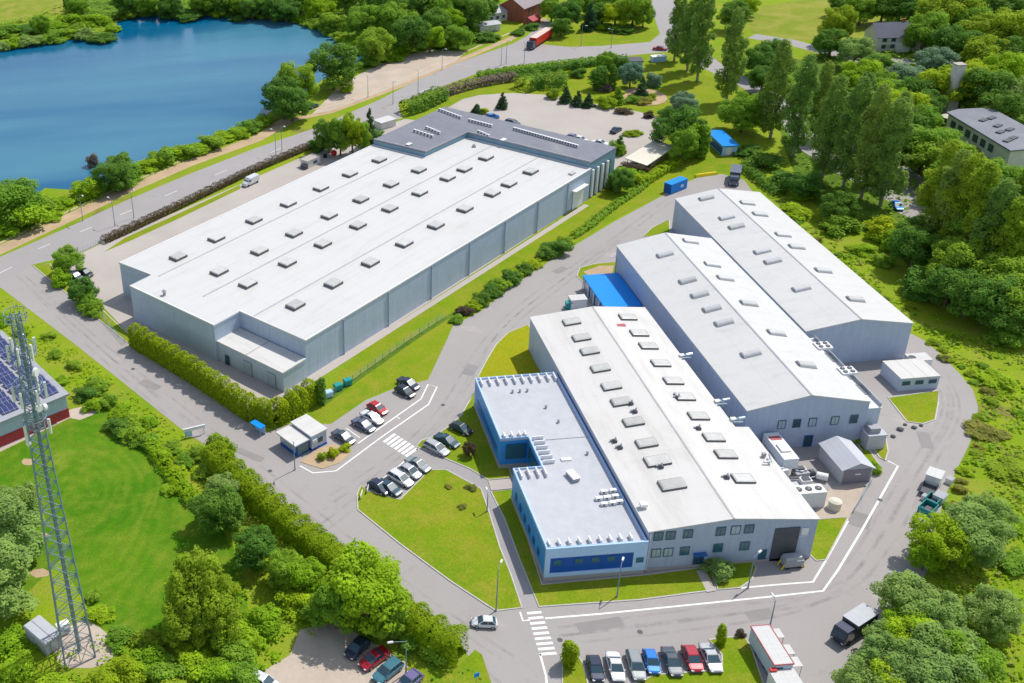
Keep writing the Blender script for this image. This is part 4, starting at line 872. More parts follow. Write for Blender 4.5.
# solar-roofed building at the left edge
S0 = Vector(g(70, 417)); S1 = Vector(g(0, 447)); d1 = (S1 - S0).normalized(); ang = math.atan2(-d1.y, -d1.x)
t = thing('sports_hall', 'red and grey walled building with solar panels on its roof at the left edge', 'building', (S0.x, S0.y, 0), ang)
Lb, Wb = 34, 32; E0 = 5.3
sl = 0.10
MB().add([(-Lb, 0, 0), (0, 0, 0), (0, Wb, 0), (-Lb, Wb, 0), (-Lb, 0, 2.2), (0, 0, 2.2), (0, Wb, 2.2), (-Lb, Wb, 2.2)], [(0, 1, 2, 3), (4, 5, 6, 7), (0, 1, 5, 4), (1, 2, 6, 5), (2, 3, 7, 6), (3, 0, 4, 7)]).build('lower_wall', M['redwall'], t)
MB().add([(-Lb, .1, 2.2), (-.1, .1, 2.2), (-.1, Wb, 2.2), (-Lb, Wb, 2.2), (-Lb, .1, E0), (-.1, .1, E0), (-.1, Wb, E0), (-Lb, Wb, E0)], [(0, 1, 2, 3), (4, 5, 6, 7), (0, 1, 5, 4), (1, 2, 6, 5), (2, 3, 7, 6), (3, 0, 4, 7)]).build('upper_wall', M['wallpale'], t)
MB().box(-Lb / 2 + .1, Wb / 2, E0, Lb + .8, Wb + .8, .4).build('roof', M['grey'], t)
for i in range(7):
    for j in range(11):
        mb = MB(); cx, cy = -2.6 - i * 4.4, 2.4 + j * 2.7
        mb.add([(cx - 1.7, cy - 1.1, E0 + .55), (cx + 1.7, cy - 1.1, E0 + .55), (cx + 1.7, cy + 1.0, E0 + 1.05), (cx - 1.7, cy + 1.0, E0 + 1.05), (cx - 1.7, cy - 1.1, E0 + .47), (cx + 1.7, cy - 1.1, E0 + .47), (cx + 1.7, cy + 1.0, E0 + .97), (cx - 1.7, cy + 1.0, E0 + .97)],
               [(0, 1, 2, 3), (7, 6, 5, 4), (0, 4, 5, 1), (1, 5, 6, 2), (2, 6, 7, 3), (3, 7, 4, 0)])
        mb.build('solar_panel', M['solar'], t)
# grey equipment hut at the tower foot
hq = [(-36.8, 123.4), (-34.3, 125.0), (-30.8, 120.7), (-32.3, 117.9)]
ha = math.atan2(118.7 - 123.2, -32 + 36.2)
t = thing('equipment_hut', 'pale grey box hut with a ridged roof at the foot of the lattice tower', 'hut', (-33.9, 121.2, 0), ha)
MB().box(0, 0, .2, 5.4, 3.0, 2.3).build('wall', M['grey'], t); MB().box(0, 0, 2.5, 5.6, 3.2, .25, top=(1, .9)).build('roof', M['roofgrey'], t); MB().box(0, 0, 2.76, 5.3, .2, .06).build('ridge', M['seam'], t); MB().box(2.75, 0, .3, .08, 1.0, 2.0).build('door', M['steel'], t)
x, y = g(64, 632); t = thing('equipment_box', 'white cable cabinet between the hut and the tower legs', 'cabinet', (x, y, 0), .5); MB().box(0, 0, 0, 2.0, 1.2, 1.8).build('body', M['white'], t); MB().box(.3, -.7, .4, .8, .4, 1.0).build('door', M['grey'], t)

# ---------------- lattice tower
tx, ty = g(78, 650); TH = 59.0
t = thing('lattice_tower', 'tall grey steel lattice telecom mast with ring platforms and antennas', 'mast', (tx, ty, 0), 0.25)
hw = lambda z: 2.3 + (0.62 - 2.3) * z / TH
corners = ((-1, -1), (1, -1), (1, 1), (-1, 1))
for a, b_ in corners:
    MB().tube((a * hw(0), b_ * hw(0), 0), (a * hw(TH), b_ * hw(TH), TH), .15, .09, n=6).build('leg', M['galv'], t)
br = MB(); z = 0.0
while z < TH - 1:
    st_ = max(1.8, hw(z) * 1.5); z1 = min(TH, z + st_)
    for i in range(4):
        (a, b_), (c_, d_) = corners[i], corners[(i + 1) % 4]
        br.tube((a * hw(z), b_ * hw(z), z), (c_ * hw(z1), d_ * hw(z1), z1), .055, n=4, cap=False)
        br.tube((c_ * hw(z), d_ * hw(z), z), (a * hw(z1), b_ * hw(z1), z1), .055, n=4, cap=False)
        br.tube((a * hw(z1), b_ * hw(z1), z1), (c_ * hw(z1), d_ * hw(z1), z1), .05, n=4, cap=False)
    z = z1
br.build('bracing', M['galv'], t)
ld = MB(); ld.tube((0, -.3, 0), (0, -.1, TH), .10, n=5); ld.tube((.5, -.3, 0), (.3, -.1, TH), .06, n=5); ld.box(.25, -.3, 0, .3, .08, TH * .98); ld.build('cable_ladder', M['galv'], t)
def ring_platform(z, r):
    p = MB(); n = 20
    for k, (rr2, zz) in enumerate(((r, z), (r, z + 1.1))):
        for i in range(n):
            a0, a1 = 2 * math.pi * i / n, 2 * math.pi * (i + 1) / n
            p.tube((rr2 * math.cos(a0), rr2 * math.sin(a0), zz), (rr2 * math.cos(a1), rr2 * math.sin(a1), zz), .06, n=5, cap=False)
    for i in range(0, n, 2):
        a0 = 2 * math.pi * i / n; p.tube((r * math.cos(a0), r * math.sin(a0), z), (r * math.cos(a0), r * math.sin(a0), z + 1.1), .04, n=4); p.tube((.5 * math.cos(a0), .5 * math.sin(a0), z), (r * math.cos(a0), r * math.sin(a0), z), .05, n=4)
    return p.build('platform', M['galv'], t)
for z, r in ((58.2, 1.45), (53.0, 1.75), (47.5, 1.9), (42, 1.6)): ring_platform(z, r)
for z, r, n in ((53.6, 1.8, 6), (47.0, 2.1, 6), (41.5, 1.9, 3)):
    for i in range(n):
        a = 2 * math.pi * i / n + z
        an_ = MB().box(0, 0, -1.1, .35, .22, 2.4).build('antenna', M['lamp'], t); an_.location = (r * math.cos(a), r * math.sin(a), z); an_.rotation_euler.z = a
for z, a, r in ((50.5, 5.6, .6), (45.3, 5.2, .5), (43.8, .4, .5), (40.0, 3.9, .35), (51.0, 2.2, .4)):
    h_ = hw(z) + .5; p = Vector((h_ * math.cos(a), h_ * math.sin(a), z)); dd = Vector((math.cos(a), math.sin(a), 0))
    MB().tube(p, p + dd * .45, r, r * .95, n=16).build('dish', M['lamp'], t)
MB().tube((0, 0, TH), (0, 0, TH + 1.6), .05).build('rod', M['steel'], t)

# ================================================================== VEGETATION
def leafcloud(name, P, N, size, m, parent=None, flat=0.75):
    n = len(P); rv = rng.normal(size=(n, 3)); N = N + 0.35 * rv + np.array([0, 0, .8]); N /= np.linalg.norm(N, axis=1)[:, None] + 1e-9
    a = np.cross(N, rng.normal(size=(n, 3))); a /= np.linalg.norm(a, axis=1)[:, None] + 1e-9; b = np.cross(N, a)
    s = size[:, None]; V = np.stack([P - a * s, P - b * s * flat, P + a * s, P + b * s * flat], 1).reshape(-1, 3)
    me = bpy.data.meshes.new(name); me.vertices.add(4 * n); me.vertices.foreach_set('co', V.astype(np.float32).ravel())
    me.loops.add(4 * n); me.loops.foreach_set('vertex_index', np.arange(4 * n, dtype=np.int32))
    me.polygons.add(n); me.polygons.foreach_set('loop_start', np.arange(0, 4 * n, 4, dtype=np.int32)); me.polygons.foreach_set('loop_total', np.full(n, 4, dtype=np.int32))
    me.update(calc_edges=True); me.materials.append(m)
    o = bpy.data.objects.new(name, me); link(o, parent); return o
def lobecloud(lobes, dens, leaf):
    """points on and just inside the surface of many overlapping lobes -> (points, normals, sizes)"""
    L = np.array(lobes, float); Ps, Ns = [], []
    for k, l in enumerate(L):
        c, r = l[:3], l[3:6]; n = int(dens * 4 * math.pi * (r.prod() ** (2 / 3)) / (leaf * leaf * 2))
        d = rng.normal(size=(n, 3)); d /= np.linalg.norm(d, axis=1)[:, None]
        rad = 1.0 - 0.42 * rng.random(n) ** 1.8 + 0.13 * rng.normal(size=n) * (rng.random(n) < .6)
        p = c + d * r * rad[:, None]; keep = np.ones(n, bool)
        for j, q in enumerate(L):
            if j != k: keep &= (((p - q[:3]) / q[3:6]) ** 2).sum(1) > 0.42
        keep &= p[:, 2] > 0.02
        gap = np.sin(p[:, 0] * 9 + 3 * np.sin(p[:, 1] * 5)) * np.sin(p[:, 1] * 8 + 2 * np.sin(p[:, 2] * 6)) * np.sin(p[:, 2] * 7 + p[:, 0] * 4)
        keep &= (gap < .45) | (rng.random(n) < .35)
        Ps.append(p[keep]); Ns.append((d / r * r.mean())[keep])
    P = np.concatenate(Ps); N = np.concatenate(Ns)
    return P, N, leaf * (0.6 + 0.9 * rng.random(len(P)))
PROTO = {}
HZ = dict(poplar=7.0, column=5.0, cone=3.0)
def proto(shape, v):
    """unit trees: radius 1, height 2"""
    key = (shape, v); h0 = HZ.get(shape, 2.0); q_ = h0 / 2
    if key in PROTO: return PROTO[key]
    random.seed(hash_(shape) * 17 + v)
    lobes = []; leaf = 0.034
    if shape == 'broad':
        n = 46 + v * 5
        for i in range(n):
            a = random.uniform(0, 6.283); u = random.random() ** 0.5; zz = random.uniform(0.55, 1.75)
            env = math.sqrt(max(0.05, 1 - ((zz - 1.05) / 0.95) ** 2)); rr = random.uniform(.13, .33)
            R1 = (env - rr * .45) * (0.55 + .45 * u) * random.uniform(.85, 1.1)
            lobes.append((R1 * math.cos(a), R1 * math.sin(a), zz, rr, rr * random.uniform(.8, 1.2), rr * random.uniform(.65, .95)))
        lobes.append((0, 0, 1.1, .5, .5, .6)); trunk = .75
    elif shape == 'poplar':
        leaf = 0.055
        for i in range(46):
            zz = 0.22 + 1.68 * (i + random.random()) / 46; env = 1.02 * min(1, (zz / .5)) ** .6 * (1 - (max(0, zz - .9) / 1.15) ** 2.2)
            a = random.uniform(0, 6.283); rr = random.uniform(.22, .44) * (0.55 + .45 * env)
            R1 = max(0, env - rr * .7) * random.uniform(.5, 1.15)
            lobes.append((R1 * math.cos(a), R1 * math.sin(a), zz, rr, rr, rr * random.uniform(.35, .55) * .7))
        for k in range(4): lobes.append((0, 0, .45 + .4 * k, .5, .5, .3))
        trunk = .35
    elif shape == 'cone':
        leaf = 0.06
        for k in range(9):
            zz = 0.15 + k * .2; rr = (1 - zz / 2.05)
            for i in range(max(3, int(8 * rr))):
                a = random.uniform(0, 6.283); lobes.append((rr * .62 * math.cos(a), rr * .62 * math.sin(a), zz, .1 + rr * .34, .1 + rr * .34, .17))
        trunk = .3
    elif shape == 'column':
        leaf = 0.10
        for k in range(14):
            zz = .12 + k * .135; rr = 1.0 * (1 - max(0, zz - 1.2) ** 2 * .8) * min(1, .6 + zz)
            a = random.uniform(0, 6.283); lobes.append((.2 * math.cos(a), .2 * math.sin(a), zz, rr * .8, rr * .8, .2))
        trunk = .1
    else:  # shrub
        leaf = 0.055
        for i in range(24 + v * 4):
            a = random.uniform(0, 6.283); rr = random.uniform(.17, .40); R1 = random.uniform(0, .82); zz = random.uniform(.35, 1.5) * (1 - .45 * R1 * R1)
            lobes.append((R1 * math.cos(a), R1 * math.sin(a), zz, rr, rr, rr * 1.0))
        lobes.append((0, 0, .7, .6, .6, .7)); trunk = 0
    lobes = [(a[0], a[1], a[2] * q_, a[3], a[4], a[5] * q_) for a in lobes]
    P, N, S = lobecloud(lobes, 1.15, leaf)
    o = leafcloud('crown_' + shape, P, N, S, M['leaf_mid']); me = o.data; COL.objects.unlink(o); bpy.data.objects.remove(o)
    tm = None
    if trunk:
        b = MB(); tr = .075 if shape != 'poplar' else .11
        b.tube((0, 0, -.02), (.01, .0, trunk), tr, tr * .7, n=7); b.tube((.01, 0, trunk), (.03, .02, 1.45), tr * .7, .02, n=6)
        if shape in ('broad', 'poplar'):
            for i in range(7):
                a = i * .9 + v; zz = trunk * (.75 + .1 * i); up_ = .35 if shape == 'broad' else .45
                ro = .6 if shape == 'broad' else .5
                b.tube((0.01, 0, zz), (ro * math.cos(a), ro * math.sin(a), zz + up_), tr * .45, .012, n=5)
        tm = bpy.data.meshes.new('trunk_' + shape); tm.from_pydata([(a_[0], a_[1], a_[2] * q_) for a_ in b.v], [], b.f); tm.materials.append(M['bark'])
    PROTO[key] = (me, tm); return PROTO[key]
def hash_(s): return sum(ord(c) * (i + 3) for i, c in enumerate(s))
LOOK = {}
def plant(kind, shape, x, y, H, R, label, group=None, cat='tree', bark='bark', name=None):
    v = random.randrange(4 if shape in ('broad', 'shrub') else 3)
    st8 = random.getstate(); me, tm = proto(shape, v); random.setstate(st8)
    nm = name or {'broad': 'broadleaf_tree', 'poplar': 'poplar_tree', 'cone': 'conifer_tree', 'column': 'columnar_tree', 'shrub': 'shrub'}[shape]
    rz = random.uniform(0, 6.28)
    sx = R * random.uniform(.92, 1.08)
    if tm is None:
        o = bpy.data.objects.new(nm, me); COL.objects.link(o)
        o.location = (x, y, -0.05); o.scale = (sx, R, H / HZ.get(shape, 2.0)); o.rotation_euler = (0, 0, rz)
        o.material_slots[0].link = 'OBJECT'; o.material_slots[0].material = M['leaf_' + kind]
        return tag(o, label, cat, group)
    t = thing(nm, label, cat, (x, y, 0), rz, group); t.scale = (sx, R, H / HZ.get(shape, 2.0))
    c = bpy.data.objects.new('crown', me); link(c, t); c.material_slots[0].link = 'OBJECT'; c.material_slots[0].material = M['leaf_' + kind]
    k = bpy.data.objects.new('trunk', tm); link(k, t); k.material_slots[0].link = 'OBJECT'; k.material_slots[0].material = M[bark]
    return t
ADJ = dict(dark='dark green', mid='mid-green', bright='bright green', lime='lime green', grey='grey-green', olive='olive green', hedge='yellow-green', poplar='deep green', spruce='dark', blue='bluish green', brown='brown-leaved', purple='purple-grey', rust='russet')
NOUN = dict(broad='broadleaf tree', poplar='tall poplar', cone='conifer', column='columnar tree', shrub='bush')
def grove(place, items, group, order='left', start=1):
    """items: (kind, shape, px, py, H, R) with px,py the crown's middle in the photograph"""
    key = (lambda i: i[2]) if order == 'left' else (lambda i: i[3])
    for n, (kind, shape, px_, py_, H, R) in enumerate(sorted(items, key=key)):
        x, y = g(px_, py_, H * (.55 if shape != 'shrub' else .45))
        lab = '%s %s %s, %s %s' % (ADJ[kind], NOUN[shape], place, ordinal(n + start), 'from the left' if order == 'left' else 'from the top')
        plant(kind, shape, x, y, H, R, lab, group, 'tree' if shape != 'shrub' else 'bush', 'barkpale' if kind == 'poplar' else 'bark')
D, Mi, Br, Li, Gy, Ol, Po = 'dark', 'mid', 'bright', 'lime', 'grey', 'olive', 'poplar'
B_, S_, C_, K_, P_ = 'broad', 'shrub', 'cone', 'column', 'poplar'
grove('along the far shore of the lake', [(D, B_, 76, 3, 9.3, 6), (Br, S_, 100, 20, 5, 6), (D, B_, 126, 3, 11.9, 7), (Mi, B_, 150, 1, 12.8, 7), (D, B_, 170, 5, 11.0, 6), (D, S_, 185, 13, 5, 10), (Mi, B_, 204, 0, 12.8, 7), (D, B_, 222, 3, 10.2, 6), (Mi, B_, 238, 1, 11.9, 7),
    (D, B_, 252, 7, 10.2, 6), (D, B_, 268, 4, 11.9, 7), (D, B_, 286, 9, 10.2, 8), (Mi, B_, 300, -2, 12.8, 7), (Br, B_, 322, 5, 11.9, 8), (Mi, B_, 334, 21, 8.5, 7), (D, B_, 348, -1, 13.6, 8), (Br, S_, 356, 38, 6, 6), (Br, S_, 112, 28, 3, 5), (D, S_, 240, 17, 3, 5)], 'trees along the far shore of the lake')
grove('between the lake and the gravel lot', [(Mi, B_, 364, 22, 15, 8), (Mi, B_, 376, 44, 14, 8), (D, B_, 386, 6, 17, 9), (Mi, B_, 398, 20, 16, 9), (D, B_, 410, 32, 16, 8), (Br, B_, 430, 36, 12, 6), (D, B_, 420, 8, 17, 9), (Mi, B_, 440, 8, 17, 9), (D, B_, 456, 5, 17, 8), (Br, B_, 450, 22, 12, 6),
    (Mi, B_, 458, 36, 10, 6), (Mi, S_, 444, 42, 5, 5), (D, B_, 472, 12, 15, 7), (Br, S_, 388, 54, 5, 7), (Mi, S_, 370, 60, 5, 5), (Br, S_, 404, 48, 5, 6), (D, B_, 484, 6, 13, 6), (D, S_, 487, 36, 4, 5), (Mi, S_, 470, 30, 4, 5), (D, B_, 436, 24, 14, 7)], 'trees between the lake and the gravel lot')
grove('on the near shore by the dark car', [(D, B_, 333, 64, 17, 9.5), (D, B_, 283, 96, 15, 8), (Mi, B_, 297, 80, 17, 7), (D, B_, 292, 104, 11, 7), (Br, S_, 344, 84, 6, 4)], 'big trees on the near lake shore')
grove('in the lakeside strip beside the track', [(Br, S_, 12, 212, 9, 10), (Mi, B_, 4, 198, 13, 10), (Mi, S_, 30, 205, 7, 7), (Br, S_, 88, 187, 7, 6), (D, B_, 112, 174, 10, 6), (Mi, S_, 132, 170, 6, 5), (Br, S_, 148, 163, 4, 5), (Mi, S_, 163, 156, 6, 6), (Br, S_, 178, 152, 4, 5), (Mi, S_, 186, 149, 5, 5), (Br, S_, 198, 147, 3, 5),
    (Mi, S_, 210, 140, 5, 5), (Br, S_, 222, 136, 3, 5), (Br, S_, 235, 131, 4, 5), (Mi, S_, 250, 124, 5, 5), (Br, S_, 262, 120, 4, 4), (Br, S_, 60, 200, 3, 5), (Br, S_, 48, 214, 3, 4), (Mi, S_, 120, 182, 4, 5), (D, S_, 120, 160, 5, 5)], 'bushes in the lakeside strip')
rs = random.Random(3); shore = [(118, 20), (150, 15), (200, 14), (256, 17), (280, 19), (310, 25), (330, 33), (350, 47), (362, 58)]
items = []
for (xa, ya), (xb, yb) in zip(shore[:-1], shore[1:]):
    n = max(2, int(math.hypot(xb - xa, yb - ya) / 7))
    for k in range(n): u = (k + rs.random() * .6) / n; items.append((rs.choice((Mi, D, Br, Mi)), S_, xa + (xb - xa) * u, ya + (yb - ya) * u - 4, rs.uniform(2.5, 5), rs.uniform(3, 5)))
grove("along the far waterline of the lake", items, 'waterline bushes on the far lake shore')
x, y = g(93, 160, 2); plant('purple', 'shrub', x, y, 5, 2.6, 'bare greyish bush standing in the shallow edge of the lake', None, 'bush')
grove('on the far left shore of the lake', [(Gy, S_, 3, 45, 5, 5), (Br, S_, 14, 42, 5, 6), (Gy, S_, 26, 40, 5, 6), (Gy, S_, 38, 39, 5, 6), (Mi, S_, 52, 36, 6, 7), (Br, S_, 64, 33, 5, 6), (Mi, S_, 76, 30, 6, 7), (Gy, S_, 86, 33, 6, 6), (D, S_, 103, 37, 4, 7), (Br, S_, 92, 18, 6, 7), (Mi, B_, 40, 24, 9, 5), (D, S_, 24, 28, 4, 9), (Mi, S_, 6, 30, 5, 9), (Br, S_, 70, 18, 5, 8), (Mi, B_, 78, 6, 10, 6), (Br, S_, 54, 24, 4, 7)], 'bushes on the far left shore')
grove('round the truck turning and brick house', [(D, B_, 567, 14, 12, 6), (D, B_, 561, 26, 8, 4), (Mi, B_, 552, 8, 11, 5), ('spruce', C_, 591, 14, 12, 4), (D, B_, 603, 12, 9, 6), (Li, B_, 616, 14, 10, 6), (Mi, B_, 634, 8, 14, 7), (D, S_, 618, 28, 3, 7), (Br, S_, 600, 26, 3, 4), (D, S_, 530, 26, 3, 4), (Mi, B_, 644, 14, 10, 4), (Mi, B_, 580, 2, 11, 6), (D, S_, 520, 31, 3, 4), (Mi, B_, 606, 0, 12, 7)], 'trees round the truck turning')
grove('behind the far left of the warehouse', [(D, B_, 328, 133, 12, 4.5), (Mi, B_, 340, 134, 13, 4), (Li, B_, 352, 132, 14, 4), (Mi, B_, 361, 135, 11, 3.5), ('spruce', C_, 370, 124, 13, 3.2), (D, S_, 374, 135, 6, 4), (D, S_, 320, 143, 5, 4)], 'trees behind the white warehouse')
grove('on the grass wedge by the forecourt', [(Mi, B_, 67, 260, 7.5, 4.2), (Br, S_, 60, 276, 5, 3.5), (D, B_, 81, 290, 6.5, 3.8), (Mi, S_, 88, 299, 5, 3.6), (Mi, S_, 92, 307, 4, 3)], 'trees on the grass wedge by the forecourt')
# park
grove('edging the beige lot', [('spruce', C_, 503, 99, 6, 2.5), ('spruce', C_, 477, 108, 3.5, 2.4), ('spruce', C_, 566, 93, 6, 2.6), ('spruce', C_, 578, 97, 5.5, 2.6), ('spruce', C_, 589, 99, 5, 2.4), (Li, S_, 606, 100, 5, 4), (Ol, S_, 554, 93, 4, 3), (Mi, C_, 618, 94, 6, 2.8), ('brown', S_, 624, 110, 2, 3), ('brown', S_, 649, 114, 2.5, 2), (Li, S_, 483, 110, 2.5, 2)], 'conifers and bushes edging the beige lot')
grove('on the park lawn', [(Mi, B_, 607, 62, 9, 4), (D, B_, 619, 64, 8, 3.5), ('blue', B_, 631, 74, 9, 4.2), ('spruce', C_, 642, 86, 8, 3), ('blue', S_, 653, 79, 6, 3.2), ('purple', S_, 606, 87, 3.5, 2.4), (D, K_, 599, 77, 8, 3.4), (D, K_, 613, 76, 9, 1.6), (D, S_, 578, 72, 4, 3), ('blue', B_, 684, 104, 9, 4.5), ('blue', C_, 692, 108, 7, 3), (D, B_, 677, 126, 14, 7), (Mi, B_, 684, 143, 11, 4.5),
    (Br, K_, 692, 139, 10, 2.6), (D, K_, 699, 136, 11, 2.6), (Mi, K_, 704, 140, 10, 2.3), (Mi, B_, 744, 110, 13, 7), (D, S_, 670, 112, 4, 4), (Mi, S_, 635, 98, 3, 4), (Li, S_, 617, 94, 3, 3), (D, K_, 576, 66, 4, 2)], 'trees and bushes on the park lawn')
t_ = struct('flower_bed', MB().prism([(g(643, 97)[0] + 7.5 * math.cos(a), g(643, 97)[1] + 9 * math.sin(a)) for a in [i * .4488 for i in range(14)]], 0, .16), M['dirt'])
grove('on the round planted bed of the park', [('rust', S_, 634, 97, 2.2, 3), ('rust', S_, 643, 100, 2.2, 3.2), (Ol, S_, 650, 96, 2.2, 3), ('purple', S_, 640, 94, 2, 2.6)], 'low bushes on the round planted bed')
grove('on the little island in the beige lot', [(Ol, S_, 630, 133, 1.6, 2.4), (Li, S_, 636, 132, 1.8, 2.2)], 'low bushes on the lot island')
grove('beside the dark-roofed block corner', [(Mi, S_, 616, 147, 5, 3), (D, C_, 620, 143, 6, 2.4), (D, B_, 621, 180, 7, 3.6), (Br, S_, 630, 174, 5, 4), (D, S_, 613, 184, 3.5, 2.4), (Li, S_, 637, 178, 4, 3.5), ('brown', S_, 630, 168, 3, 4), ('brown', S_, 640, 168, 3, 4)], 'bushes by the dark-roofed block corner')
for i, (px_, py_, H) in enumerate(((674, 61, 27), (687, 71, 30), (697, 81, 33), (726, 102, 32), (770, 138, 31), (793, 156, 31), (814, 140, 25), (822, 178, 30), (843, 188, 32), (861, 198, 32), (880, 206, 30), (852, 158, 26), (888, 176, 25))):
    x, y = g(px_, py_); plant('poplar', 'poplar', x, y, H, 4.3 if H > 28 else 3.8, 'tall poplar in the line beside the lane, %s from the top left' % ordinal(i + 1), 'tall poplars beside the lane', bark='barkpale')
grove('under the line of tall poplars', [(D, S_, 786, 178, 5, 6), (Mi, S_, 840, 222, 5, 5), (Br, S_, 800, 190, 3, 5), (Br, S_, 798, 210, 3, 4), (Li, S_, 885, 226, 6, 5), (Br, S_, 892, 238, 5, 4), (D, B_, 840, 206, 8, 4.5), (D, B_, 806, 184, 8, 4.5), (Br, S_, 862, 248, 2.5, 3.2), (Mi, S_, 882, 258, 3, 3), (D, B_, 760, 60, 11, 6), (D, B_, 772, 50, 9, 5),
    (D, B_, 763, 78, 9, 5), (Mi, B_, 777, 84, 8, 5), (D, S_, 765, 158, 4, 6), (D, S_, 748, 150, 3, 4), (D, B_, 735, 14, 12, 6), (Br, B_, 748, 4, 10, 5)], 'trees and bushes under the tall poplars')
# right-hand wood: nearest crowns listed, the rest filled in on an irregular grid
wood = [(Ol, B_, 838, 22, 15, 6), (D, B_, 832, 42, 10, 6), (Gy, B_, 856, 52, 11, 6), (D, B_, 878, 68, 10, 5), ('blue', B_, 908, 77, 10, 6.5), ('blue', B_, 936, 62, 11, 6), (Br, B_, 862, 76, 12, 7), (Mi, B_, 884, 86, 11, 6), (Ol, B_, 950, 14, 18, 10), (Mi, B_, 928, 30, 15, 7), (D, B_, 958, 42, 14, 8), (Ol, B_, 998, 30, 18, 10), (Mi, B_, 975, 26, 15, 7),
    (Ol, B_, 990, 56, 14, 8), (Br, B_, 1004, 72, 14, 7), (D, B_, 986, 88, 15, 8), (Li, B_, 938, 84, 13, 7), (Li, B_, 964, 84, 14, 9), (Li, B_, 978, 76, 11, 6), (Gy, B_, 1016, 98, 13, 7), (D, B_, 1000, 106, 12, 6), (D, B_, 1016, 56, 14, 8), (Li, B_, 905, 112, 13, 7), (Mi, B_, 918, 122, 12, 6), (Br, B_, 890, 100, 12, 6), (D, B_, 930, 104, 10, 5),
    (Mi, B_, 926, 146, 14, 8), (Mi, B_, 942, 160, 13, 7), (Br, S_, 966, 150, 4, 5), (Mi, B_, 960, 176, 13, 7), (D, B_, 984, 186, 13, 7), (Mi, B_, 1006, 180, 13, 7), (D, B_, 1014, 200, 12, 6), (Mi, B_, 990, 206, 13, 7), (Mi, B_, 966, 200, 14, 7), (D, B_, 1000, 228, 13, 7), (Mi, B_, 1020, 232, 13, 7), (Mi, B_, 976, 238, 14, 6),
    (D, B_, 916, 246, 11, 5), (Mi, B_, 956, 262, 13, 6), (D, B_, 950, 284, 10, 5.5), (D, B_, 970, 292, 11, 6), (D, B_, 990, 296, 12, 6), (Mi, B_, 1006, 276, 13, 7), (D, B_, 1012, 318, 8, 5), (D, S_, 922, 282, 6, 6), (Mi, B_, 1018, 300, 12, 6), (Mi, S_, 1006, 334, 4, 4), (Mi, B_, 1000, 256, 14, 6), (D, B_, 915, 235, 9, 5),
    (Mi, B_, 862, 8, 12, 7), (D, B_, 884, 6, 13, 7), (Mi, B_, 902, 4, 13, 7), (D, B_, 920, 8, 14, 8), (D, B_, 842, 4, 9, 5), (Mi, B_, 970, 2, 15, 8), (D, B_, 1016, 8, 16, 9), (D, B_, 905, 132, 12, 6), (D, B_, 900, 92, 10, 6), (D, B_, 915, 90, 11, 6), ]
grove('in the wood at the right', wood, 'trees in the wood at the right', 'top')
for i, (px_, py_, H, R) in enumerate(((940, 232, 27, 4.6), (950, 240, 28, 4.6), (962, 250, 28, 4.8), (980, 262, 26, 4.6), (1008, 240, 26, 4.6), (930, 216, 26, 4.4), (1020, 262, 26, 4.6), (995, 272, 24, 4.4))):
    x, y = g(px_, py_ + 22); plant('olive' if i % 3 else 'poplar', 'poplar', x, y, H, R, 'pale-trunked poplar in the wood at the right edge, %s in its clump' % ordinal(i + 1), 'pale-trunked poplars at the right edge', bark='barkpale')
x, y = g(985, 165, 2); 
# lower right
grove('at the lower right by the access road', [(Gy, B_, 974, 534, 9.5, 5.0), (Br, B_, 940, 540, 8.5, 4.2), (Gy, B_, 985, 520, 8, 4.2), (Gy, B_, 992, 612, 7.5, 3.9), (Gy, B_, 910, 602, 8, 4.4), (Gy, B_, 932, 612, 8, 4.0), (Br, B_, 905, 628, 7, 3.6), (Gy, B_, 944, 650, 9, 4.6), (Mi, B_, 966, 662, 9, 4.2), (Br, B_, 912, 646, 8, 4.2), (Gy, B_, 888, 662, 7.5, 3.8), (Gy, B_, 868, 682, 7, 3.8),
    (Gy, B_, 918, 676, 9, 4.8), (Gy, B_, 950, 690, 9, 4.8), (Br, B_, 895, 684, 7, 4.0), (Mi, B_, 980, 694, 8, 4), (Gy, B_, 890, 640, 6, 3.0), (Br, B_, 926, 556, 5, 2.6)], 'willowy trees at the lower right')
edge = []
random.seed(5)
for (xa, ya, xb, yb, n, kk) in ((765, 205, 905, 318, 11, (Br, Mi, Ol, 'rust')), (925, 338, 985, 400, 8, (Ol, 'rust', Mi)), (984, 400, 962, 480, 6, (Br, Ol, 'rust')), (955, 478, 936, 540, 6, (Ol, 'rust', Mi)), (960, 345, 1020, 420, 3, (Mi, Br, Ol))):
    for i in range(n):
        u = (i + random.random() * .7) / n; edge.append((random.choice(kk), S_, xa + (xb - xa) * u + random.uniform(1, 11), ya + (yb - ya) * u + random.uniform(-8, 4), random.uniform(.5, 1.3), random.uniform(.8, 1.6)))
grove('fringing the far edge of the access road', edge, 'bushes fringing the access road', 'top')
grove('around the middle of the right meadow', [(Br, S_, 1000, 380, 2, 4), (Ol, S_, 1012, 470, 1.6, 4), ('rust', S_, 985, 430, 1.4, 3.5), (Br, S_, 1010, 520, 1.5, 3), (Mi, S_, 1015, 560, 2, 3)], 'low bushes in the right meadow')
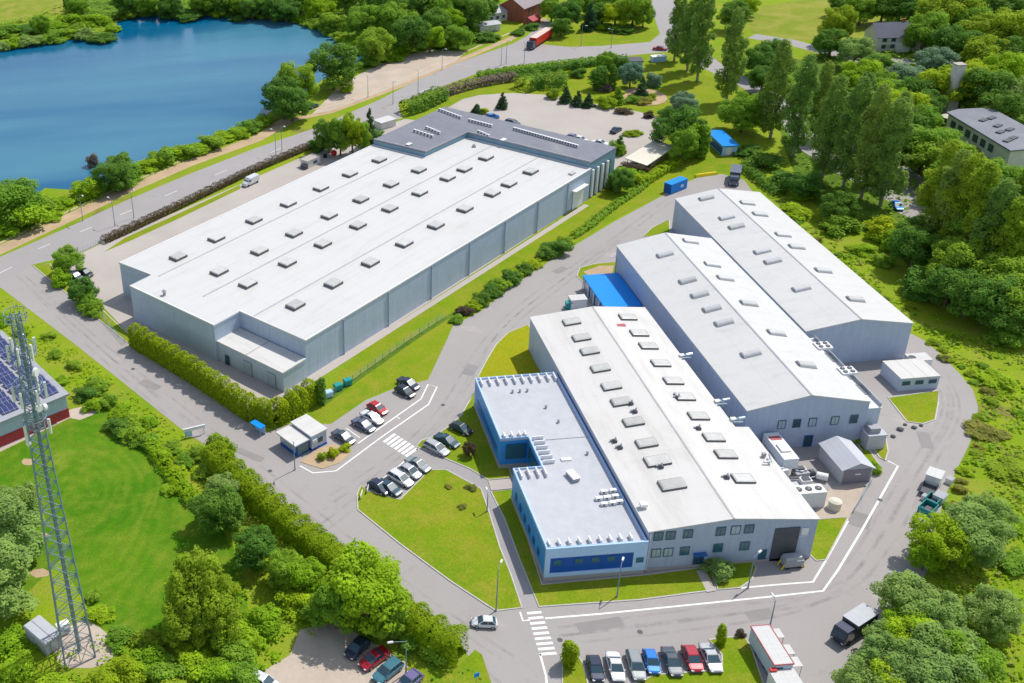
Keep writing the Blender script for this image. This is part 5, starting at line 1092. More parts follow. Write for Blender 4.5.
# bottom left
grove('in the lower left clump by the hedge', [(D, B_, 217, 508, 8.5, 4.4), (D, B_, 254, 548, 7.5, 4.0), (Gy, B_, 224, 488, 6, 3.2), ('hedge', S_, 222, 446, 6.5, 2.8), (Mi, B_, 286, 568, 6.5, 3.2), (Br, B_, 304, 574, 6, 3.4), (Br, S_, 296, 598, 4, 3.4), (Br, B_, 366, 588, 12, 6.8), (Mi, B_, 336, 604, 9, 3.6), (Mi, B_, 388, 612, 8, 3.6), (Mi, S_, 318, 610, 4, 3), (Mi, S_, 410, 634, 3, 3), (Mi, S_, 430, 650, 2.6, 3)], 'trees in the lower left clump')
grove('in the bottom left thicket', [(Ol, B_, 198, 592, 14, 4.8), (Ol, B_, 184, 622, 9, 3.8), (Ol, B_, 214, 618, 9, 3.8), (Ol, B_, 222, 596, 8, 3.0), (Gy, P_, 12, 530, 15, 4.6), (Gy, P_, 4, 575, 14, 4.6), (Gy, B_, 18, 505, 11, 4), (Br, S_, 20, 668, 2.2, 3.4), (Br, S_, 46, 680, 2.0, 3.4), (Li, S_, 130, 668, 3.8, 3.4), (Li, S_, 105, 680, 3.0, 3.4), (Br, S_, 150, 660, 3.8, 3.4), (Mi, S_, 165, 672, 3.8, 3.4), (Br, S_, 190, 660, 4.5, 3.7), (Br, S_, 212, 672, 3.8, 3.4), (Mi, S_, 236, 654, 3.8, 3.1), (Br, S_, 246, 636, 3.8, 3.2), (Br, S_, 262, 618, 3.8, 3.4),
    (Ol, S_, 150, 640, 3.0, 3.1), (Mi, S_, 120, 636, 2.0, 2.5), (Br, S_, 100, 612, 1.7, 2.2), (Mi, S_, 240, 672, 3.8, 3.1), (Ol, S_, 172, 690, 3.8, 3.4), (Br, S_, 6, 640, 2.2, 3.4), (Mi, S_, 40, 640, 1.4, 1.7), (Mi, S_, 94, 596, 1.4, 1.7)], 'bushes in the bottom left thicket')
grove('on the bank below the street', [(Br, S_, 22, 330, 1.9, 2.2), (Mi, S_, 56, 352, 1.9, 2.2), (Mi, S_, 74, 364, 2.2, 2.3), (D, S_, 84, 392, 3.1, 2.6), (Mi, S_, 98, 384, 2.8, 2.9), (Br, S_, 92, 404, 2.5, 2.2), (Mi, S_, 110, 400, 2.8, 2.6), (D, S_, 118, 425, 3.1, 3.0), (Mi, S_, 132, 432, 2.8, 3.0), (Br, S_, 122, 410, 2.5, 2.6), (Mi, S_, 146, 440, 2.5, 2.9), (Br, S_, 160, 452, 2.5, 2.4), (Mi, S_, 172, 446, 2.2, 2.4), (Mi, S_, 184, 460, 2.2, 2.3), (Br, S_, 176, 470, 1.9, 2.2), (Mi, S_, 196, 452, 2.5, 2.3), (Br, S_, 150, 420, 1.6, 2.2), (Br, S_, 60, 380, 1.6, 2.2), (Br, S_, 2, 318, 2.5, 2.6), (Mi, S_, 48, 335, 1.6, 1.9), (Ol, S_, 128, 418, 2.0, 2.2), (Br, S_, 172, 488, 1.5, 2.2), (Mi, S_, 205, 470, 2.5, 2.3)], 'bushes on the bank below the street')
grove('on the bed by the gatehouse', [(Ol, S_, 322, 456, 1.8, 1.1), ('hedge', S_, 332.5, 451.5, 2.2, 1.35), (Li, S_, 345, 447, 1.7, 1.15)], 'clipped bushes by the gatehouse')
grove('beside the grey shed', [(Br, S_, 858, 438, 1.6, 1.2), (Mi, S_, 877, 470, 1.6, 1.2), (Br, S_, 873, 464, 1.2, 1.1), (Br, S_, 878, 442, 1.0, 1.2)], 'bushes beside the grey shed')
grove('along the ditch below the warehouse', [(Mi, S_, 500, 283, 3, 3), (D, S_, 510, 276, 3.4, 3), (D, S_, 492, 290, 3, 2.8), (Li, S_, 474, 304, 2.2, 2.2), ('brown', S_, 465, 310, 2.2, 2.4), (D, S_, 545, 250, 4, 3.2), (D, S_, 556, 246, 4.4, 3.4), (Mi, S_, 566, 240, 3.6, 2.8), (Li, S_, 532, 262, 2.4, 2.6), (D, S_, 524, 268, 3, 2.4), (Li, S_, 516, 272, 2, 2.4), (D, S_, 482, 298, 3, 2.6), (Mi, S_, 458, 318, 1.8, 2)], 'bushes along the ditch below the warehouse')
for (px_, py_, k, sh, H, R, l) in ((720, 567, 'grey', S_, 3.4, 2.4, 'round pale green bush by the path to the cream hall'), (570, 655, 'hedge', K_, 4.5, 1.3, 'small clipped conifer at the corner of the bottom car row'), (722, 636, 'hedge', K_, 4.0, .8, 'slim clipped conifer above the silver car'), (469, 450, 'brown', B_, 3.0, 1.3, 'small dark young tree on the lawn by the blue office'), (321, 392, 'dark', K_, 6.0, 1.3, 'dark columnar conifer at the end of the tall clipped hedge'),
                                   (471, 487, 'rust', S_, .9, 1.1, 'tiny bush on the triangular lawn, nearer the path'), (463, 506, 'rust', S_, .9, 1.0, 'tiny bush low on the triangular lawn'), (740, 632, 'brown', S_, 1.6, .9, 'tiny dark shrub beside the white trailer'), (448, 486, 'rust', S_, .7, .9, 'tiny bush on the triangular lawn, farther from the path')):
    x, y = g(px_, py_, H * .45); plant(k, sh, x, y, H, R, l, None, 'tree' if sh != S_ else 'bush', name={'column': 'clipped_conifer'}.get(sh))

def hedge(pts, wd, H, m, label, lump=1.0, leaf=.16, dens=1.25, cat='hedge', name='hedge'):
    P = [Vector(p) for p in poly(pts)]; Ps, Ns = [], []
    for i in range(len(P) - 1):
        a, b = P[i], P[i + 1]; L = (b - a).length; d = (b - a) / L; nrm = Vector((-d.y, d.x))
        n = int(L * (wd + 2 * H) / (leaf * leaf * 1.4) * dens)
        t = rng.random(n) * L; s = rng.random(n) * (wd + 2 * H); lum = 0.80 + 0.20 * np.abs(np.sin(t * math.pi / (lump * 2.1) + i)) + .06 * np.sin(t * 1.7 + 1)
        hh = H * lum; w2 = wd / 2 * (0.75 + .25 * lum)
        q = np.clip((s - H) / wd, 0, 1) * 2 - 1; ang = q * math.pi / 2
        side = s < H; side2 = s > H + wd; top = ~(side | side2)
        off = np.where(side, -w2, np.where(side2, w2, w2 * np.sin(ang) * 1.0)); z = np.where(side, s / H, np.where(side2, (s - H - wd) / H, 1)) * hh
        z = np.where(top, hh * (0.86 + .14 * np.cos(ang)), z * .88)
        jit = rng.normal(size=n) * .16; off = off * (1 - .25 * rng.random(n) ** 2) + jit; z = z + rng.normal(size=n) * .10
        x = a.x + d.x * t + nrm.x * off; y = a.y + d.y * t + nrm.y * off
        N = np.stack([nrm.x * np.where(top, np.sin(ang), np.sign(off)), nrm.y * np.where(top, np.sin(ang), np.sign(off)), np.where(top, np.cos(ang) + .3, .25)], 1)
        Ps.append(np.stack([x, y, np.maximum(z, .05)], 1)); Ns.append(N)
    P = np.concatenate(Ps); o = leafcloud(name, P, np.concatenate(Ns), leaf * (.6 + .8 * rng.random(len(P))), M['leaf_' + m])
    return tag(o, label, cat)
hedge([(134, 344), (192, 379), (252, 419), (276, 424), (298, 412), (314, 400)], 2.6, 5.6, 'hedge', 'tall clipped yellow-green hedge wrapping the front of the white warehouse', 1.3, dens=2.4)
hedge([(212, 464), (250, 500), (300, 542), (340, 574), (396, 620), (436, 648), (462, 660)], 4.2, 5.2, 'hedge', 'tall clipped olive hedge along the street in the lower left', 1.6, dens=1.9)
hedge([(103, 243), (125, 233), (180, 207), (250, 173), (316, 145)], 2.4, 1.9, 'brown', 'long dark brown hedge between the lake road and the warehouse forecourt', 1.5)
hedge([(440, 97), (462, 90), (477, 86), (500, 82), (515, 80)], 4, 3.0, 'purple', 'purple-grey hedge along the lake road behind the dark-roofed block', 1.5, .35)
hedge([(404, 114), (418, 110), (432, 103), (442, 98)], 6, 4.5, 'dark', 'dark green hedge clump at the road corner behind the dark roof', 2, .35)
hedge([(480, 82), (520, 75), (560, 70), (600, 65), (625, 60)], 2.5, 2.2, 'dark', 'dark green low hedge along the far side of the park lawn', 1.5, .35)
hedge([(478, 77), (512, 72), (560, 66), (600, 62)], 3, 2.2, 'mid', 'mid-green roadside hedge behind the dark low hedge', 1.5, .35)
hedge([(522, 90), (534, 86), (548, 86), (566, 86)], 8, 5.0, 'dark', 'big dark clipped hedge block beside the beige lot', 2.2, .35)
hedge([(644, 184), (660, 174), (678, 164)], 2.6, 2.2, 'lowgreen', 'bright green clipped hedge beyond the cream carport', 2, .3)
hedge([(572, 238), (590, 226), (612, 208), (636, 192), (646, 184)], 2.0, 1.2, 'mid', 'low green hedge from the dark bushes up towards the carport', 1.2, .3)
hedge([(962, 166), (1004, 172)], 3.0, 2.4, 'lowgreen', 'clipped hedge in front of the grey-roofed building at the right', 2, .35)
hedge([(122, 420), (150, 447), (172, 478), (195, 505)], 2.2, 1.6, 'lowgreen', 'low scruffy hedge between the mown field and the bank', 1.1, .25)
hedge([(745, 170), (765, 186), (780, 196)], 3.0, 2.0, 'dark', 'dark scruffy hedge behind the dark truck', 1.1, .3)
# the ditch and its wire fence below the warehouse
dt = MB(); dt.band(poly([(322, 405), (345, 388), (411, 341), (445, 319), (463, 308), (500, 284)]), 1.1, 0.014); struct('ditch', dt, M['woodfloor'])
# rough growth nobody could count
def scatter(polys, dens, size, h, m, name, label=None):
    Ps = []
    for pl, dn in polys:
        W_ = np.array(poly(pl)); lo, hi = W_.min(0), W_.max(0); n = int((hi - lo).prod() * dens * dn); n = min(n, 90000)
        q = lo + rng.random((n, 2)) * (hi - lo); ins = np.zeros(n, bool); j = len(W_) - 1
        for i in range(len(W_)):
            xi, yi = W_[i]; xj, yj = W_[j]
            c = ((yi > q[:, 1]) != (yj > q[:, 1])) & (q[:, 0] < (xj - xi) * (q[:, 1] - yi) / (yj - yi + 1e-12) + xi); ins ^= c; j = i
        q = q[ins]; f = np.sin(q[:, 0] * .21 + np.sin(q[:, 1] * .17) * 2) * np.sin(q[:, 1] * .19 + np.sin(q[:, 0] * .13) * 2) + .5 * np.sin(q[:, 0] * .63 + 2 * np.sin(q[:, 1] * .5))
        q = q[f + rng.normal(size=len(q)) * .5 > -.1]
        Ps.append(q)
    q = np.concatenate(Ps); n = len(q); k = 3
    P = np.repeat(q, k, 0) + rng.normal(size=(n * k, 2)) * size * .8; z = (rng.random(n * k) ** 1.3) * h
    o = leafcloud(name, np.column_stack([P, z + .05]), np.tile([0, 0, .8], (n * k, 1)), size * (.5 + .8 * rng.random(n * k)), M['leaf_' + m])
    return tag(o, kind='stuff', label=label or 'rough ground growth', cat='ground cover')
mead = [(765, 190), (800, 205), (850, 250), (905, 300), (960, 330), (1040, 345), (1060, 520), (1060, 720), (980, 720), (880, 690), (935, 580), (945, 530), (950, 505), (958, 480), (972, 448), (982, 424), (983, 405), (977, 388), (962, 372), (944, 354), (930, 340), (912, 326), (860, 282), (810, 240)]
scatter([(mead, 1)], 1.6, .30, .40, 'lowgreen', 'tall_grass', 'tall bright green weeds in the right-hand meadow')
scatter([(mead, 1)], .5, .32, .6, 'reed', 'dry_grass', 'straw coloured grass in the right-hand meadow')
scatter([(mead, 1)], .12, .4, .8, 'mid', 'weeds', 'darker weeds in the right-hand meadow')
scatter([([(0, 290), (70, 345), (185, 436), (210, 452), (225, 470), (205, 500), (150, 450), (118, 424), (95, 400), (60, 385), (40, 360), (0, 330)], 1)], 1.6, .25, .5, 'lowgreen', 'tall_grass', 'long grass on the bank below the street')
scatter([([(-20, 610), (20, 595), (60, 640), (110, 640), (180, 632), (245, 615), (300, 600), (330, 620), (250, 690), (-20, 700)], 1)], 1.8, .3, 1.0, 'lowgreen', 'tall_grass', 'long grass in the bottom left thicket')
scatter([([(250, 500), (300, 545), (330, 560), (300, 600), (250, 630), (230, 560)], 1)], 1.5, .3, .8, 'bright', 'weeds', 'weeds between the clump and the mown field')
scatter([([(0, 215), (34, 197), (76, 191), (140, 172), (205, 145), (262, 119), (276, 110), (285, 116), (256, 134), (187, 160), (125, 190), (60, 217), (0, 245)], 1)], 1.0, .4, .9, 'lowgreen', 'reeds', 'reeds and grass along the near lake shore')
scatter([([(70, 2), (500, 0), (500, 28), (470, 45), (392, 57), (362, 66), (352, 48), (330, 34), (305, 26), (270, 19), (200, 14), (120, 18), (105, 36), (60, 36), (0, 48), (0, 24), (40, 16)], 1)], .45, .7, 2.0, 'mid', 'undergrowth', 'undergrowth along the far lake shore')
scatter([([(760, 50), (800, 60), (880, 50), (1040, 0), (1040, 100), (1040, 330), (960, 312), (925, 285), (890, 245), (850, 220), (800, 180), (785, 150)], 1)], .30, .5, 2.0, 'mid', 'undergrowth', 'undergrowth in the wood at the right')
scatter([([(425, 655), (460, 665), (478, 676), (490, 700), (440, 720)], 1), ([(340, 580), (400, 625), (440, 655), (400, 660), (340, 620)], 1)], 2.0, .25, .6, 'mid', 'weeds', 'weeds behind the olive hedge')

# ================================================================== VEHICLES
def rring(x, hw, z0, z1, b=.12):
    return [(x, -hw + b, z0), (x, hw - b, z0), (x, hw, z0 + b), (x, hw, z1 - b * 1.3), (x, hw - b, z1), (x, -hw + b, z1), (x, -hw, z1 - b * 1.3), (x, -hw, z0 + b)]
def car_parts(style):
    """one set of meshes per body style; x forward"""
    L = dict(hatch=4.05, sedan=4.6, estate=4.7, suv=4.6)[style]; h = L / 2; W = .9
    body = MB(); roofz = dict(hatch=1.47, sedan=1.42, estate=1.47, suv=1.66)[style]; belt = .93 if style != 'suv' else 1.05
    tail = .90 if style == 'sedan' else belt
    body.loft([rring(-h, W * .86, .35, tail - .12), rring(-h + .12, W * .95, .25, tail), rring(-h + .7, W, .22, belt), rring(0, W, .22, belt), rring(h * .45, W, .22, belt - .02), rring(h * .62, W * .98, .22, belt - .10), rring(h - .25, W * .92, .24, .72), rring(h, W * .80, .32, .60)])
    r0 = dict(hatch=-h + .25, sedan=-h + .95, estate=-h + .15, suv=-h + .15)[style]; r1 = r0 + dict(hatch=.55, sedan=.75, estate=.35, suv=.3)[style]
    f1, f0 = h * .12, h * .52
    cab = MB(); rg = lambda x, hw, z: [(x, -hw, z), (x, hw, z)]
    q = [(r0, .80, belt - .03), (r1, .66, roofz - .05), (f1, .66, roofz - .05), (f0, .78, belt - .05)]
    vs = []
    for x, hw, z in q: vs += [(x, -hw, z), (x, hw, z)]
    cab.add(vs, [(0, 1, 3, 2), (2, 3, 5, 4), (4, 5, 7, 6), (0, 2, 4, 6), (1, 7, 5, 3), (0, 6, 7, 1)])
    roof = MB(); rz = roofz - .045
    a, b = r1 - .02, f1 + .03; n = .66
    roof.add([(a, -n, rz), (b, -n, rz), (b, n, rz), (a, n, rz), (a + .1, -n + .08, rz + .06), (b - .12, -n + .08, rz + .06), (b - .12, n - .08, rz + .06), (a + .1, n - .08, rz + .06)], [(0, 1, 5, 4), (1, 2, 6, 5), (2, 3, 7, 6), (3, 0, 4, 7), (4, 5, 6, 7), (3, 2, 1, 0)])
    for s in (-1, 1):
        for (xa, ha, za), (xb, hb, zb) in (((r0 + .02, .81, belt - .02), (r1, .67, rz + .01)), ((f0 - .02, .79, belt - .03), (f1, .67, rz + .01)), (((r0 + f0) / 2 - .1, .815, belt - .02), ((r1 + f1) / 2, .675, rz + .01))):
            roof.tube((xa, s * ha, za), (xb, s * hb, zb), .045, n=4)
    out = [('body', body, 'P', 0), ('windows', cab, 'glass', 0), ('roof', roof, 'P', 0)]
    for sx in (-1, 1):
        for sy in (-1, 1):
            wm = MB(); x = sx * h * .62; wm.tube((x, sy * .70, .32), (x, sy * .915, .32), .32, n=16)
            out.append(('wheel', wm, 'rubber', (x, sy)))
    for sy in (-1, 1):
        out.append(('headlight', MB().box(h - .12, sy * .56, .50, .26, .30, .13), 'lamp', 0)); out.append(('taillight', MB().box(-h + .03, sy * .68, .64, .12, .22, .16), 'litred', 0))
        out.append(('mirror', MB().box(f0 - .25, sy * .93, belt - .02, .12, .14, .13), 'P', 0))
    out.append(('bumper', MB().box(h - .05, 0, .26, .16, 1.3, .16), 'darkgrey', 0))
    res = []
    for nm, mb, m_, extra in out:
        me = bpy.data.meshes.new('car_' + nm); me.from_pydata(mb.v, [], mb.f); bm = bmesh.new(); bm.from_mesh(me); bmesh.ops.recalc_face_normals(bm, faces=bm.faces)
        if nm == 'body': bmesh.ops.bevel(bm, geom=[e for e in bm.edges if e.is_manifold and e.calc_face_angle(0) > .25], offset=.07, segments=2, affect='EDGES')
        bm.to_mesh(me); bm.free(); me.materials.append(M['white'] if m_ == 'P' else M[m_]); rim = None
        if nm == 'wheel':
            x, sy = extra; rb = MB().tube((x, sy * .916, .32), (x, sy * .925, .32), .2, n=10); rim = bpy.data.meshes.new('rim'); rim.from_pydata(rb.v, [], rb.f); rim.materials.append(M['steel'])
        res.append((nm, me, m_, rim))
    return res
CP = {}
def car(p_rear, p_front, style, paint, label, group=None, zoff=0.03, name='parked_car', sc=1.0):
    if style not in CP: CP[style] = car_parts(style)
    a, b = g(*p_rear, .6), g(*p_front, .6)
    t = thing(name, label, 'car', ((a[0] + b[0]) / 2, (a[1] + b[1]) / 2, zoff), math.atan2(b[1] - a[1], b[0] - a[0]), group); t.scale = (sc * 1.10, sc * 1.14, sc * 1.08)
    for nm, me, m_, rim in CP[style]:
        o = bpy.data.objects.new(nm, me); link(o, t)
        if m_ == 'P': o.material_slots[0].link = 'OBJECT'; o.material_slots[0].material = M['car_' + paint]
        if rim: r = bpy.data.objects.new('rim', rim); link(r, o)
    return t
def carc(cx, cy, dx, dy, *a, **k): return car((cx - dx, cy - dy), (cx + dx, cy + dy), *a, **k)
G1 = 'cars in the upper parking bay'; G2 = 'cars in the bay right of the lane'; G3 = 'cars in the bay below the zebra crossing'; G4 = 'cars in the bottom row'; G5 = 'cars in the lower left lot'
carc(408.5, 383.5, 9, 4.6, 'sedan', 'navy', 'dark navy car, farther of the pair parked apart above the white line', G1)
carc(405, 391.5, 9, 4.8, 'hatch', 'black', 'almost black car, nearer of the pair parked apart above the white line', G1)
carc(377.5, 408.5, 9, 5.0, 'hatch', 'red', 'bright red car beside the white one in the upper bay', G1)
carc(372, 417.5, 10, 5.6, 'sedan', 'white', 'white car between the red and slate-blue cars in the upper bay', G1)
carc(363.5, 425, 10, 5.6, 'sedan', 'slate', 'slate-blue car between the white car and the empty space', G1)
carc(343.5, 437, 10, 5.8, 'sedan', 'gunmetal', 'dark grey car parked beside the clipped bushes of the gatehouse', G1)
carc(461, 428.5, 9.5, 4.6, 'hatch', 'green', 'blackish green car nearest the blue office wall', G2)
carc(447, 440.5, 10.5, 5.2, 'sedan', 'petrol', 'dark petrol-blue car between the silver and blackish green ones', G2)
carc(436.5, 448, 10.5, 5.6, 'estate', 'silver', 'silver car at the end of the bay next to the zebra crossing and footpath', G2)
carc(418, 464.5, 10, 5.4, 'sedan', 'grey', 'pale grey car nearest the footpath in the bay below the zebra', G3)
carc(410, 471.5, 10, 5.6, 'hatch', 'silver', 'silver car, second from the footpath in the bay below the zebra', G3)
carc(400.5, 478.5, 10, 5.8, 'estate', 'white', 'white car with dark windows in the middle of the bay below the zebra', G3)
carc(389, 487.5, 10.5, 6.2, 'sedan', 'petrol', 'very dark blue car beside the white one below the zebra', G3)
carc(379.5, 487, 10, 6, 'hatch', 'navy', 'dark navy car at the street end of the bay below the zebra', G3)
car((592, 655.5), (599, 682), 'hatch', 'navy', 'dark navy car at the left end of the bottom row', G4)
car((612, 653.5), (619, 680), 'sedan', 'white', 'white car, second from the left in the bottom row', G4)
car((632, 652), (640, 679), 'estate', 'grey', 'grey car with a greenish windscreen, third from the left in the bottom row', G4)
car((648, 650), (655, 673), 'hatch', 'blue', 'bright blue car in the middle of the bottom row', G4, sc=.95)
car((667, 648.5), (677, 675), 'sedan', 'gunmetal', 'dark grey car between the blue and crimson ones in the bottom row', G4)
car((687, 646), (698, 672), 'hatch', 'crimson', 'crimson car, second from the right in the bottom row', G4, sc=1.03)
car((705, 645), (717, 671), 'sedan', 'silver', 'silver car at the right end of the bottom row', G4)
carc(484.5, 622, -12, -.6, 'hatch', 'white', 'pale car driving past the rounded end of the olive hedge', name='driving_car', sc=.86)
carc(357, 648, -8.5, 8.5, 'hatch', 'navy', 'black-blue car in the tree shade of the lower left lot', G5)
carc(374, 658.5, -12, 8.5, 'sedan', 'crimson', 'dark red car in the lower left lot', G5)
carc(387.5, 671, -12.5, 10, 'estate', 'teal', 'teal blue estate car in the lower left lot', G5)
carc(409, 681.5, -10, 8.5, 'hatch', 'violet', 'violet car cut by the picture edge beside the lamp post', G5)
carc(264, 683, 12, 6, 'suv', 'white', 'white car at the bottom edge, lower left lot', G5)
carc(85, 272.5, 8, 3.2, 'sedan', 'black', 'black car behind the trees at the forecourt corner')
carc(75, 276, 7, 2.8, 'hatch', 'slate', 'blue-grey car hidden behind the trees at the forecourt corner')
carc(313, 106, 5.5, -2.6, 'sedan', 'black', 'dark car on the gravel lot by the lakeside trees')
carc(616, 130, 5, -3, 'sedan', 'navy', 'navy car with pale roof in the middle of the beige lot')
carc(492.5, 116.5, 5.5, -.5, 'hatch', 'blue', 'blue car parked behind the dark roof, nearest the conifer')
carc(573, 137.5, 5.5, 1, 'hatch', 'violet', 'violet car peeping over the dark roof edge')
carc(580.5, 139.5, 4.0, 1, 'hatch', 'white', 'white car directly behind the violet one past the dark roof')
carc(600, 143, 6, 1, 'sedan', 'white', 'white car past the right-hand end of the dark roof edge')
carc(535.5, 133.5, 5, 1, 'suv', 'grey', 'greyish car behind the middle of the dark roof edge')
carc(512.5, 122.5, 5, 1, 'estate', 'gunmetal', 'dark grey car just past the dark roof, right of the blue one')
carc(653, 14.5, -2.2, 5, 'hatch', 'black', 'small black car on the road at the top edge', name='driving_car')
carc(660, 48.5, 5.5, .4, 'sedan', 'crimson', 'dark red car at the road bend beside the tallest poplars', name='driving_car')
carc(897, 205.5, 4, 4.6, 'sedan', 'blue', 'blue car parked in the gap of the wood')
for (x_, y_, p, l) in ((622, 4, 'black', 'black car near the willow at the top edge'), (581, 8, 'white', 'white car at the top edge by the conifer')):
    carc(x_, y_, 3, 3, 'hatch', p, l)

def wheels(t, xs, y, r, name='wheel'):
    for x in xs:
        for s in (-1, 1): MB().tube((x, s * (y - .25), r), (x, s * y, r), r, n=14).build(name, M['rubber'], t)
def orient(p0, p1, z=1.0):
    a, b = g(*p0, z), g(*p1, z); return ((a[0] + b[0]) / 2, (a[1] + b[1]) / 2), math.atan2(b[1] - a[1], b[0] - a[0]), math.dist(a, b)
# white van
c_, rz, L_ = orient((258, 177), (243, 184), 1.2)
t = thing('delivery_van', 'white delivery van parked on the forecourt beside the dark brown hedge', 'van', (*c_, .03), rz)
rr_ = lambda x, hw, z0, z1: rring(x, hw, z0, z1, .15)
MB().loft([rr_(-2.9, .95, .4, 2.35), rr_(-2.7, 1.0, .35, 2.5), rr_(1.2, 1.0, .35, 2.5), rr_(1.9, .98, .35, 1.6), rr_(2.8, .92, .35, 1.15), rr_(2.95, .85, .45, .95)]).build('body', M['car_white'], t)
MB().add([(1.25, -.9, 2.3), (1.25, .9, 2.3), (1.98, .86, 1.58), (1.98, -.86, 1.58), (1.2, -.9, 2.25), (1.2, .9, 2.25), (1.9, .86, 1.5), (1.9, -.86, 1.5)], [(0, 1, 2, 3), (7, 6, 5, 4), (0, 4, 5, 1), (1, 5, 6, 2), (2, 6, 7, 3), (3, 7, 4, 0)]).build('windscreen', M['glass'], t)
for s in (-1, 1): MB().box(1.2, s * 1.0, 1.35, .8, .05, .6).build('side_window', M['glass'], t)
wheels(t, (-1.8, 1.9), 1.02, .36)
def rigid(name, label, cat, p0, p1, bw, bh, cabm, boxm, roofm, z=1.5, cabL=2.0, cabh=2.4, L=None, baseh=1.0):
    c_, rz, L_ = orient(p0, p1, z); L_ = L or L_
    t = thing(name, label, cat, (*c_, .03), rz); h = L_ / 2
    MB().box(-cabL / 2 - .1, 0, baseh, L_ - cabL - .2, bw, bh - baseh).build('box_body', M[boxm], t)
    MB().box(-cabL / 2 - .1, 0, bh, L_ - cabL - .1, bw + .1, .1).build('box_roof', M[roofm], t)
    cab = MB(); cab.loft([rring(h - cabL, bw * .46, .5, cabh, .12), rring(h - .5, bw * .46, .5, cabh, .12), rring(h, bw * .44, .5, cabh * .55, .12)]); cab.build('cab', M[cabm], t)
    MB().add([(h - .46, -bw * .4, cabh - .15), (h - .46, bw * .4, cabh - .15), (h + .02, bw * .39, cabh * .56), (h + .02, -bw * .39, cabh * .56), (h - .6, -bw * .4, cabh - .2), (h - .6, bw * .4, cabh - .2), (h - .1, bw * .39, cabh * .5), (h - .1, -bw * .39, cabh * .5)], [(0, 1, 2, 3), (7, 6, 5, 4), (0, 4, 5, 1), (1, 5, 6, 2), (2, 6, 7, 3), (3, 7, 4, 0)]).build('windscreen', M['glass'], t)
    MB().box(-.2, 0, .55, L_ - .8, bw * .5, .35).build('chassis', M['black'], t)
    wheels(t, (-h + 1.0, -h + 2.1, h - 1.1) if L_ > 7 else (-h + 1.1, h - 1.0), bw / 2, .45)
    for s in (-1, 1): MB().box(h + .0, s * bw * .33, .62, .1, .3, .18).build('headlight', M['lamp'], t)
    return t
rigid('articulated_truck', 'dark blue truck with a pinkish-roofed red trailer near the brick house', 'truck', (549, 33), (529, 46), 2.9, 4.0, 'car_navy', 'red', 'pinkroof', 1.8, 3.0, 3.2, L=19)
rigid('box_truck', 'navy cabbed truck with a grey-topped box, half under the willows', 'truck', (869, 616), (838, 636), 2.4, 3.1, 'car_navy', 'darkgrey', 'roofgrey', 1.6, 2.2, 2.7)
rigid('tipper_truck', 'dark slate truck parked in front of the scruffy hedge behind the last hall', 'truck', (737, 167), (733, 185), 2.6, 3.2, 'car_slate', 'darkgrey', 'car_slate', 1.6, 2.2, 2.7, L=8.2)
# white cargo vehicle at the verge
c_, rz, L_ = orient((939, 470), (922, 502), .8)
t = thing('flatbed_trailer', 'trailer with a white roofed front and an open dark load bed on the access road', 'trailer', (*c_, .03), rz)
MB().box(-1.5, 0, .6, 2.6, 2.2, 1.9).build('box_body', M['white'], t); MB().box(-1.5, 0, 2.5, 2.75, 2.35, .1).build('box_roof', M['roofwhite'], t)
MB().box(1.2, 0, .6, 2.8, 2.1, .25).build('load_bed', M['darkgrey'], t)
for s in (-1, 1): MB().box(1.2, s * 1.02, .85, 2.8, .06, .5).build('side_board', M['black'], t)
wheels(t, (-1.8, 1.6), 1.1, .38)
for (px_, py_, sx, sy, sz, m_, l) in ((940, 497, 1.9, 1.6, 1.3, 'white', 'white crate right of the trailer bed on the verge'), (933, 500, 2.3, 1.9, 1.2, 'teal', 'dark teal open skip between the trailer and the last skip'), (928, 508, 2.8, 2.0, 1.2, 'teal', 'teal skip, the nearest one to the bright green tree'), (925, 497, 1.0, .8, .8, 'white', 'small white sack left of the skips'), (950, 480, 1.2, 1.0, .9, 'white', 'small pale crate between the trailer and the bushes')):
    x, y = g(px_, py_, sz * .6); t = thing('skip' if m_ == 'teal' else 'crate', l, 'skip' if m_ == 'teal' else 'crate', (x, y, 0), R_(35))
    if m_ == 'teal':
        MB().box(0, 0, .1, sx * .9, sy * .9, .1).build('floor', M[m_], t)
        for s in (-1, 1): MB().box(s * sx / 2 * .95, 0, .1, .1, sy, sz).build('end_wall', M[m_], t); MB().box(0, s * sy / 2 * .95, .1, sx * .9, .1, sz).build('side_wall', M[m_], t)
        MB().box(0, 0, .2, sx * .8, sy * .8, sz * .4, top=(.6, .5)).build('rubble', M['darkgrey'], t)
    else: MB().box(0, 0, 0, sx, sy, sz).build('body', M[m_], t); MB().box(0, 0, sz, sx * 1.06, sy * 1.06, .08).build('lid', M['grey'], t)
# white trailer with red edges bottom right
t = thing('exhibition_trailer', 'long white trailer with red roof edges and open side flaps, bottom right', 'trailer', (70.9, 107.3, .03), 0.0)
MB().box(0, 0, .5, 2.6, 7.0, 2.7).build('body', M['wallpaleY'], t)
MB().box(0, 0, 3.2, 2.7, 7.1, .12).build('roof', M['roofwhite'], t)
for sx in (-1.36, 1.36): MB().box(sx, 0, 3.17, .1, 7.2, .22).build('roof_edge', M['palered'], t)
for sy in (-3.56, 3.56): MB().box(0, sy, 3.17, 2.6, .1, .22).build('roof_edge', M['palered'], t)
MB().box(-.55, -3.52, .7, .9, .08, 2.0).build('door', M['darkgrey'], t); MB().box(.5, -3.53, .9, 1.0, .08, 1.8).build('door', M['white'], t)
for yy in (2.6, -.4, -2.6): 
    MB().box(2.1, yy, 2.5, 1.4, 1.7, .08).build('side_flap', M['roofwhite'], t); MB().tube((2.7, yy - .7, .0), (2.7, yy - .7, 2.5), .05).build('flap_post', M['steel'], t)
wheels(t, (-1.0, 1.0), 1.3, .35)
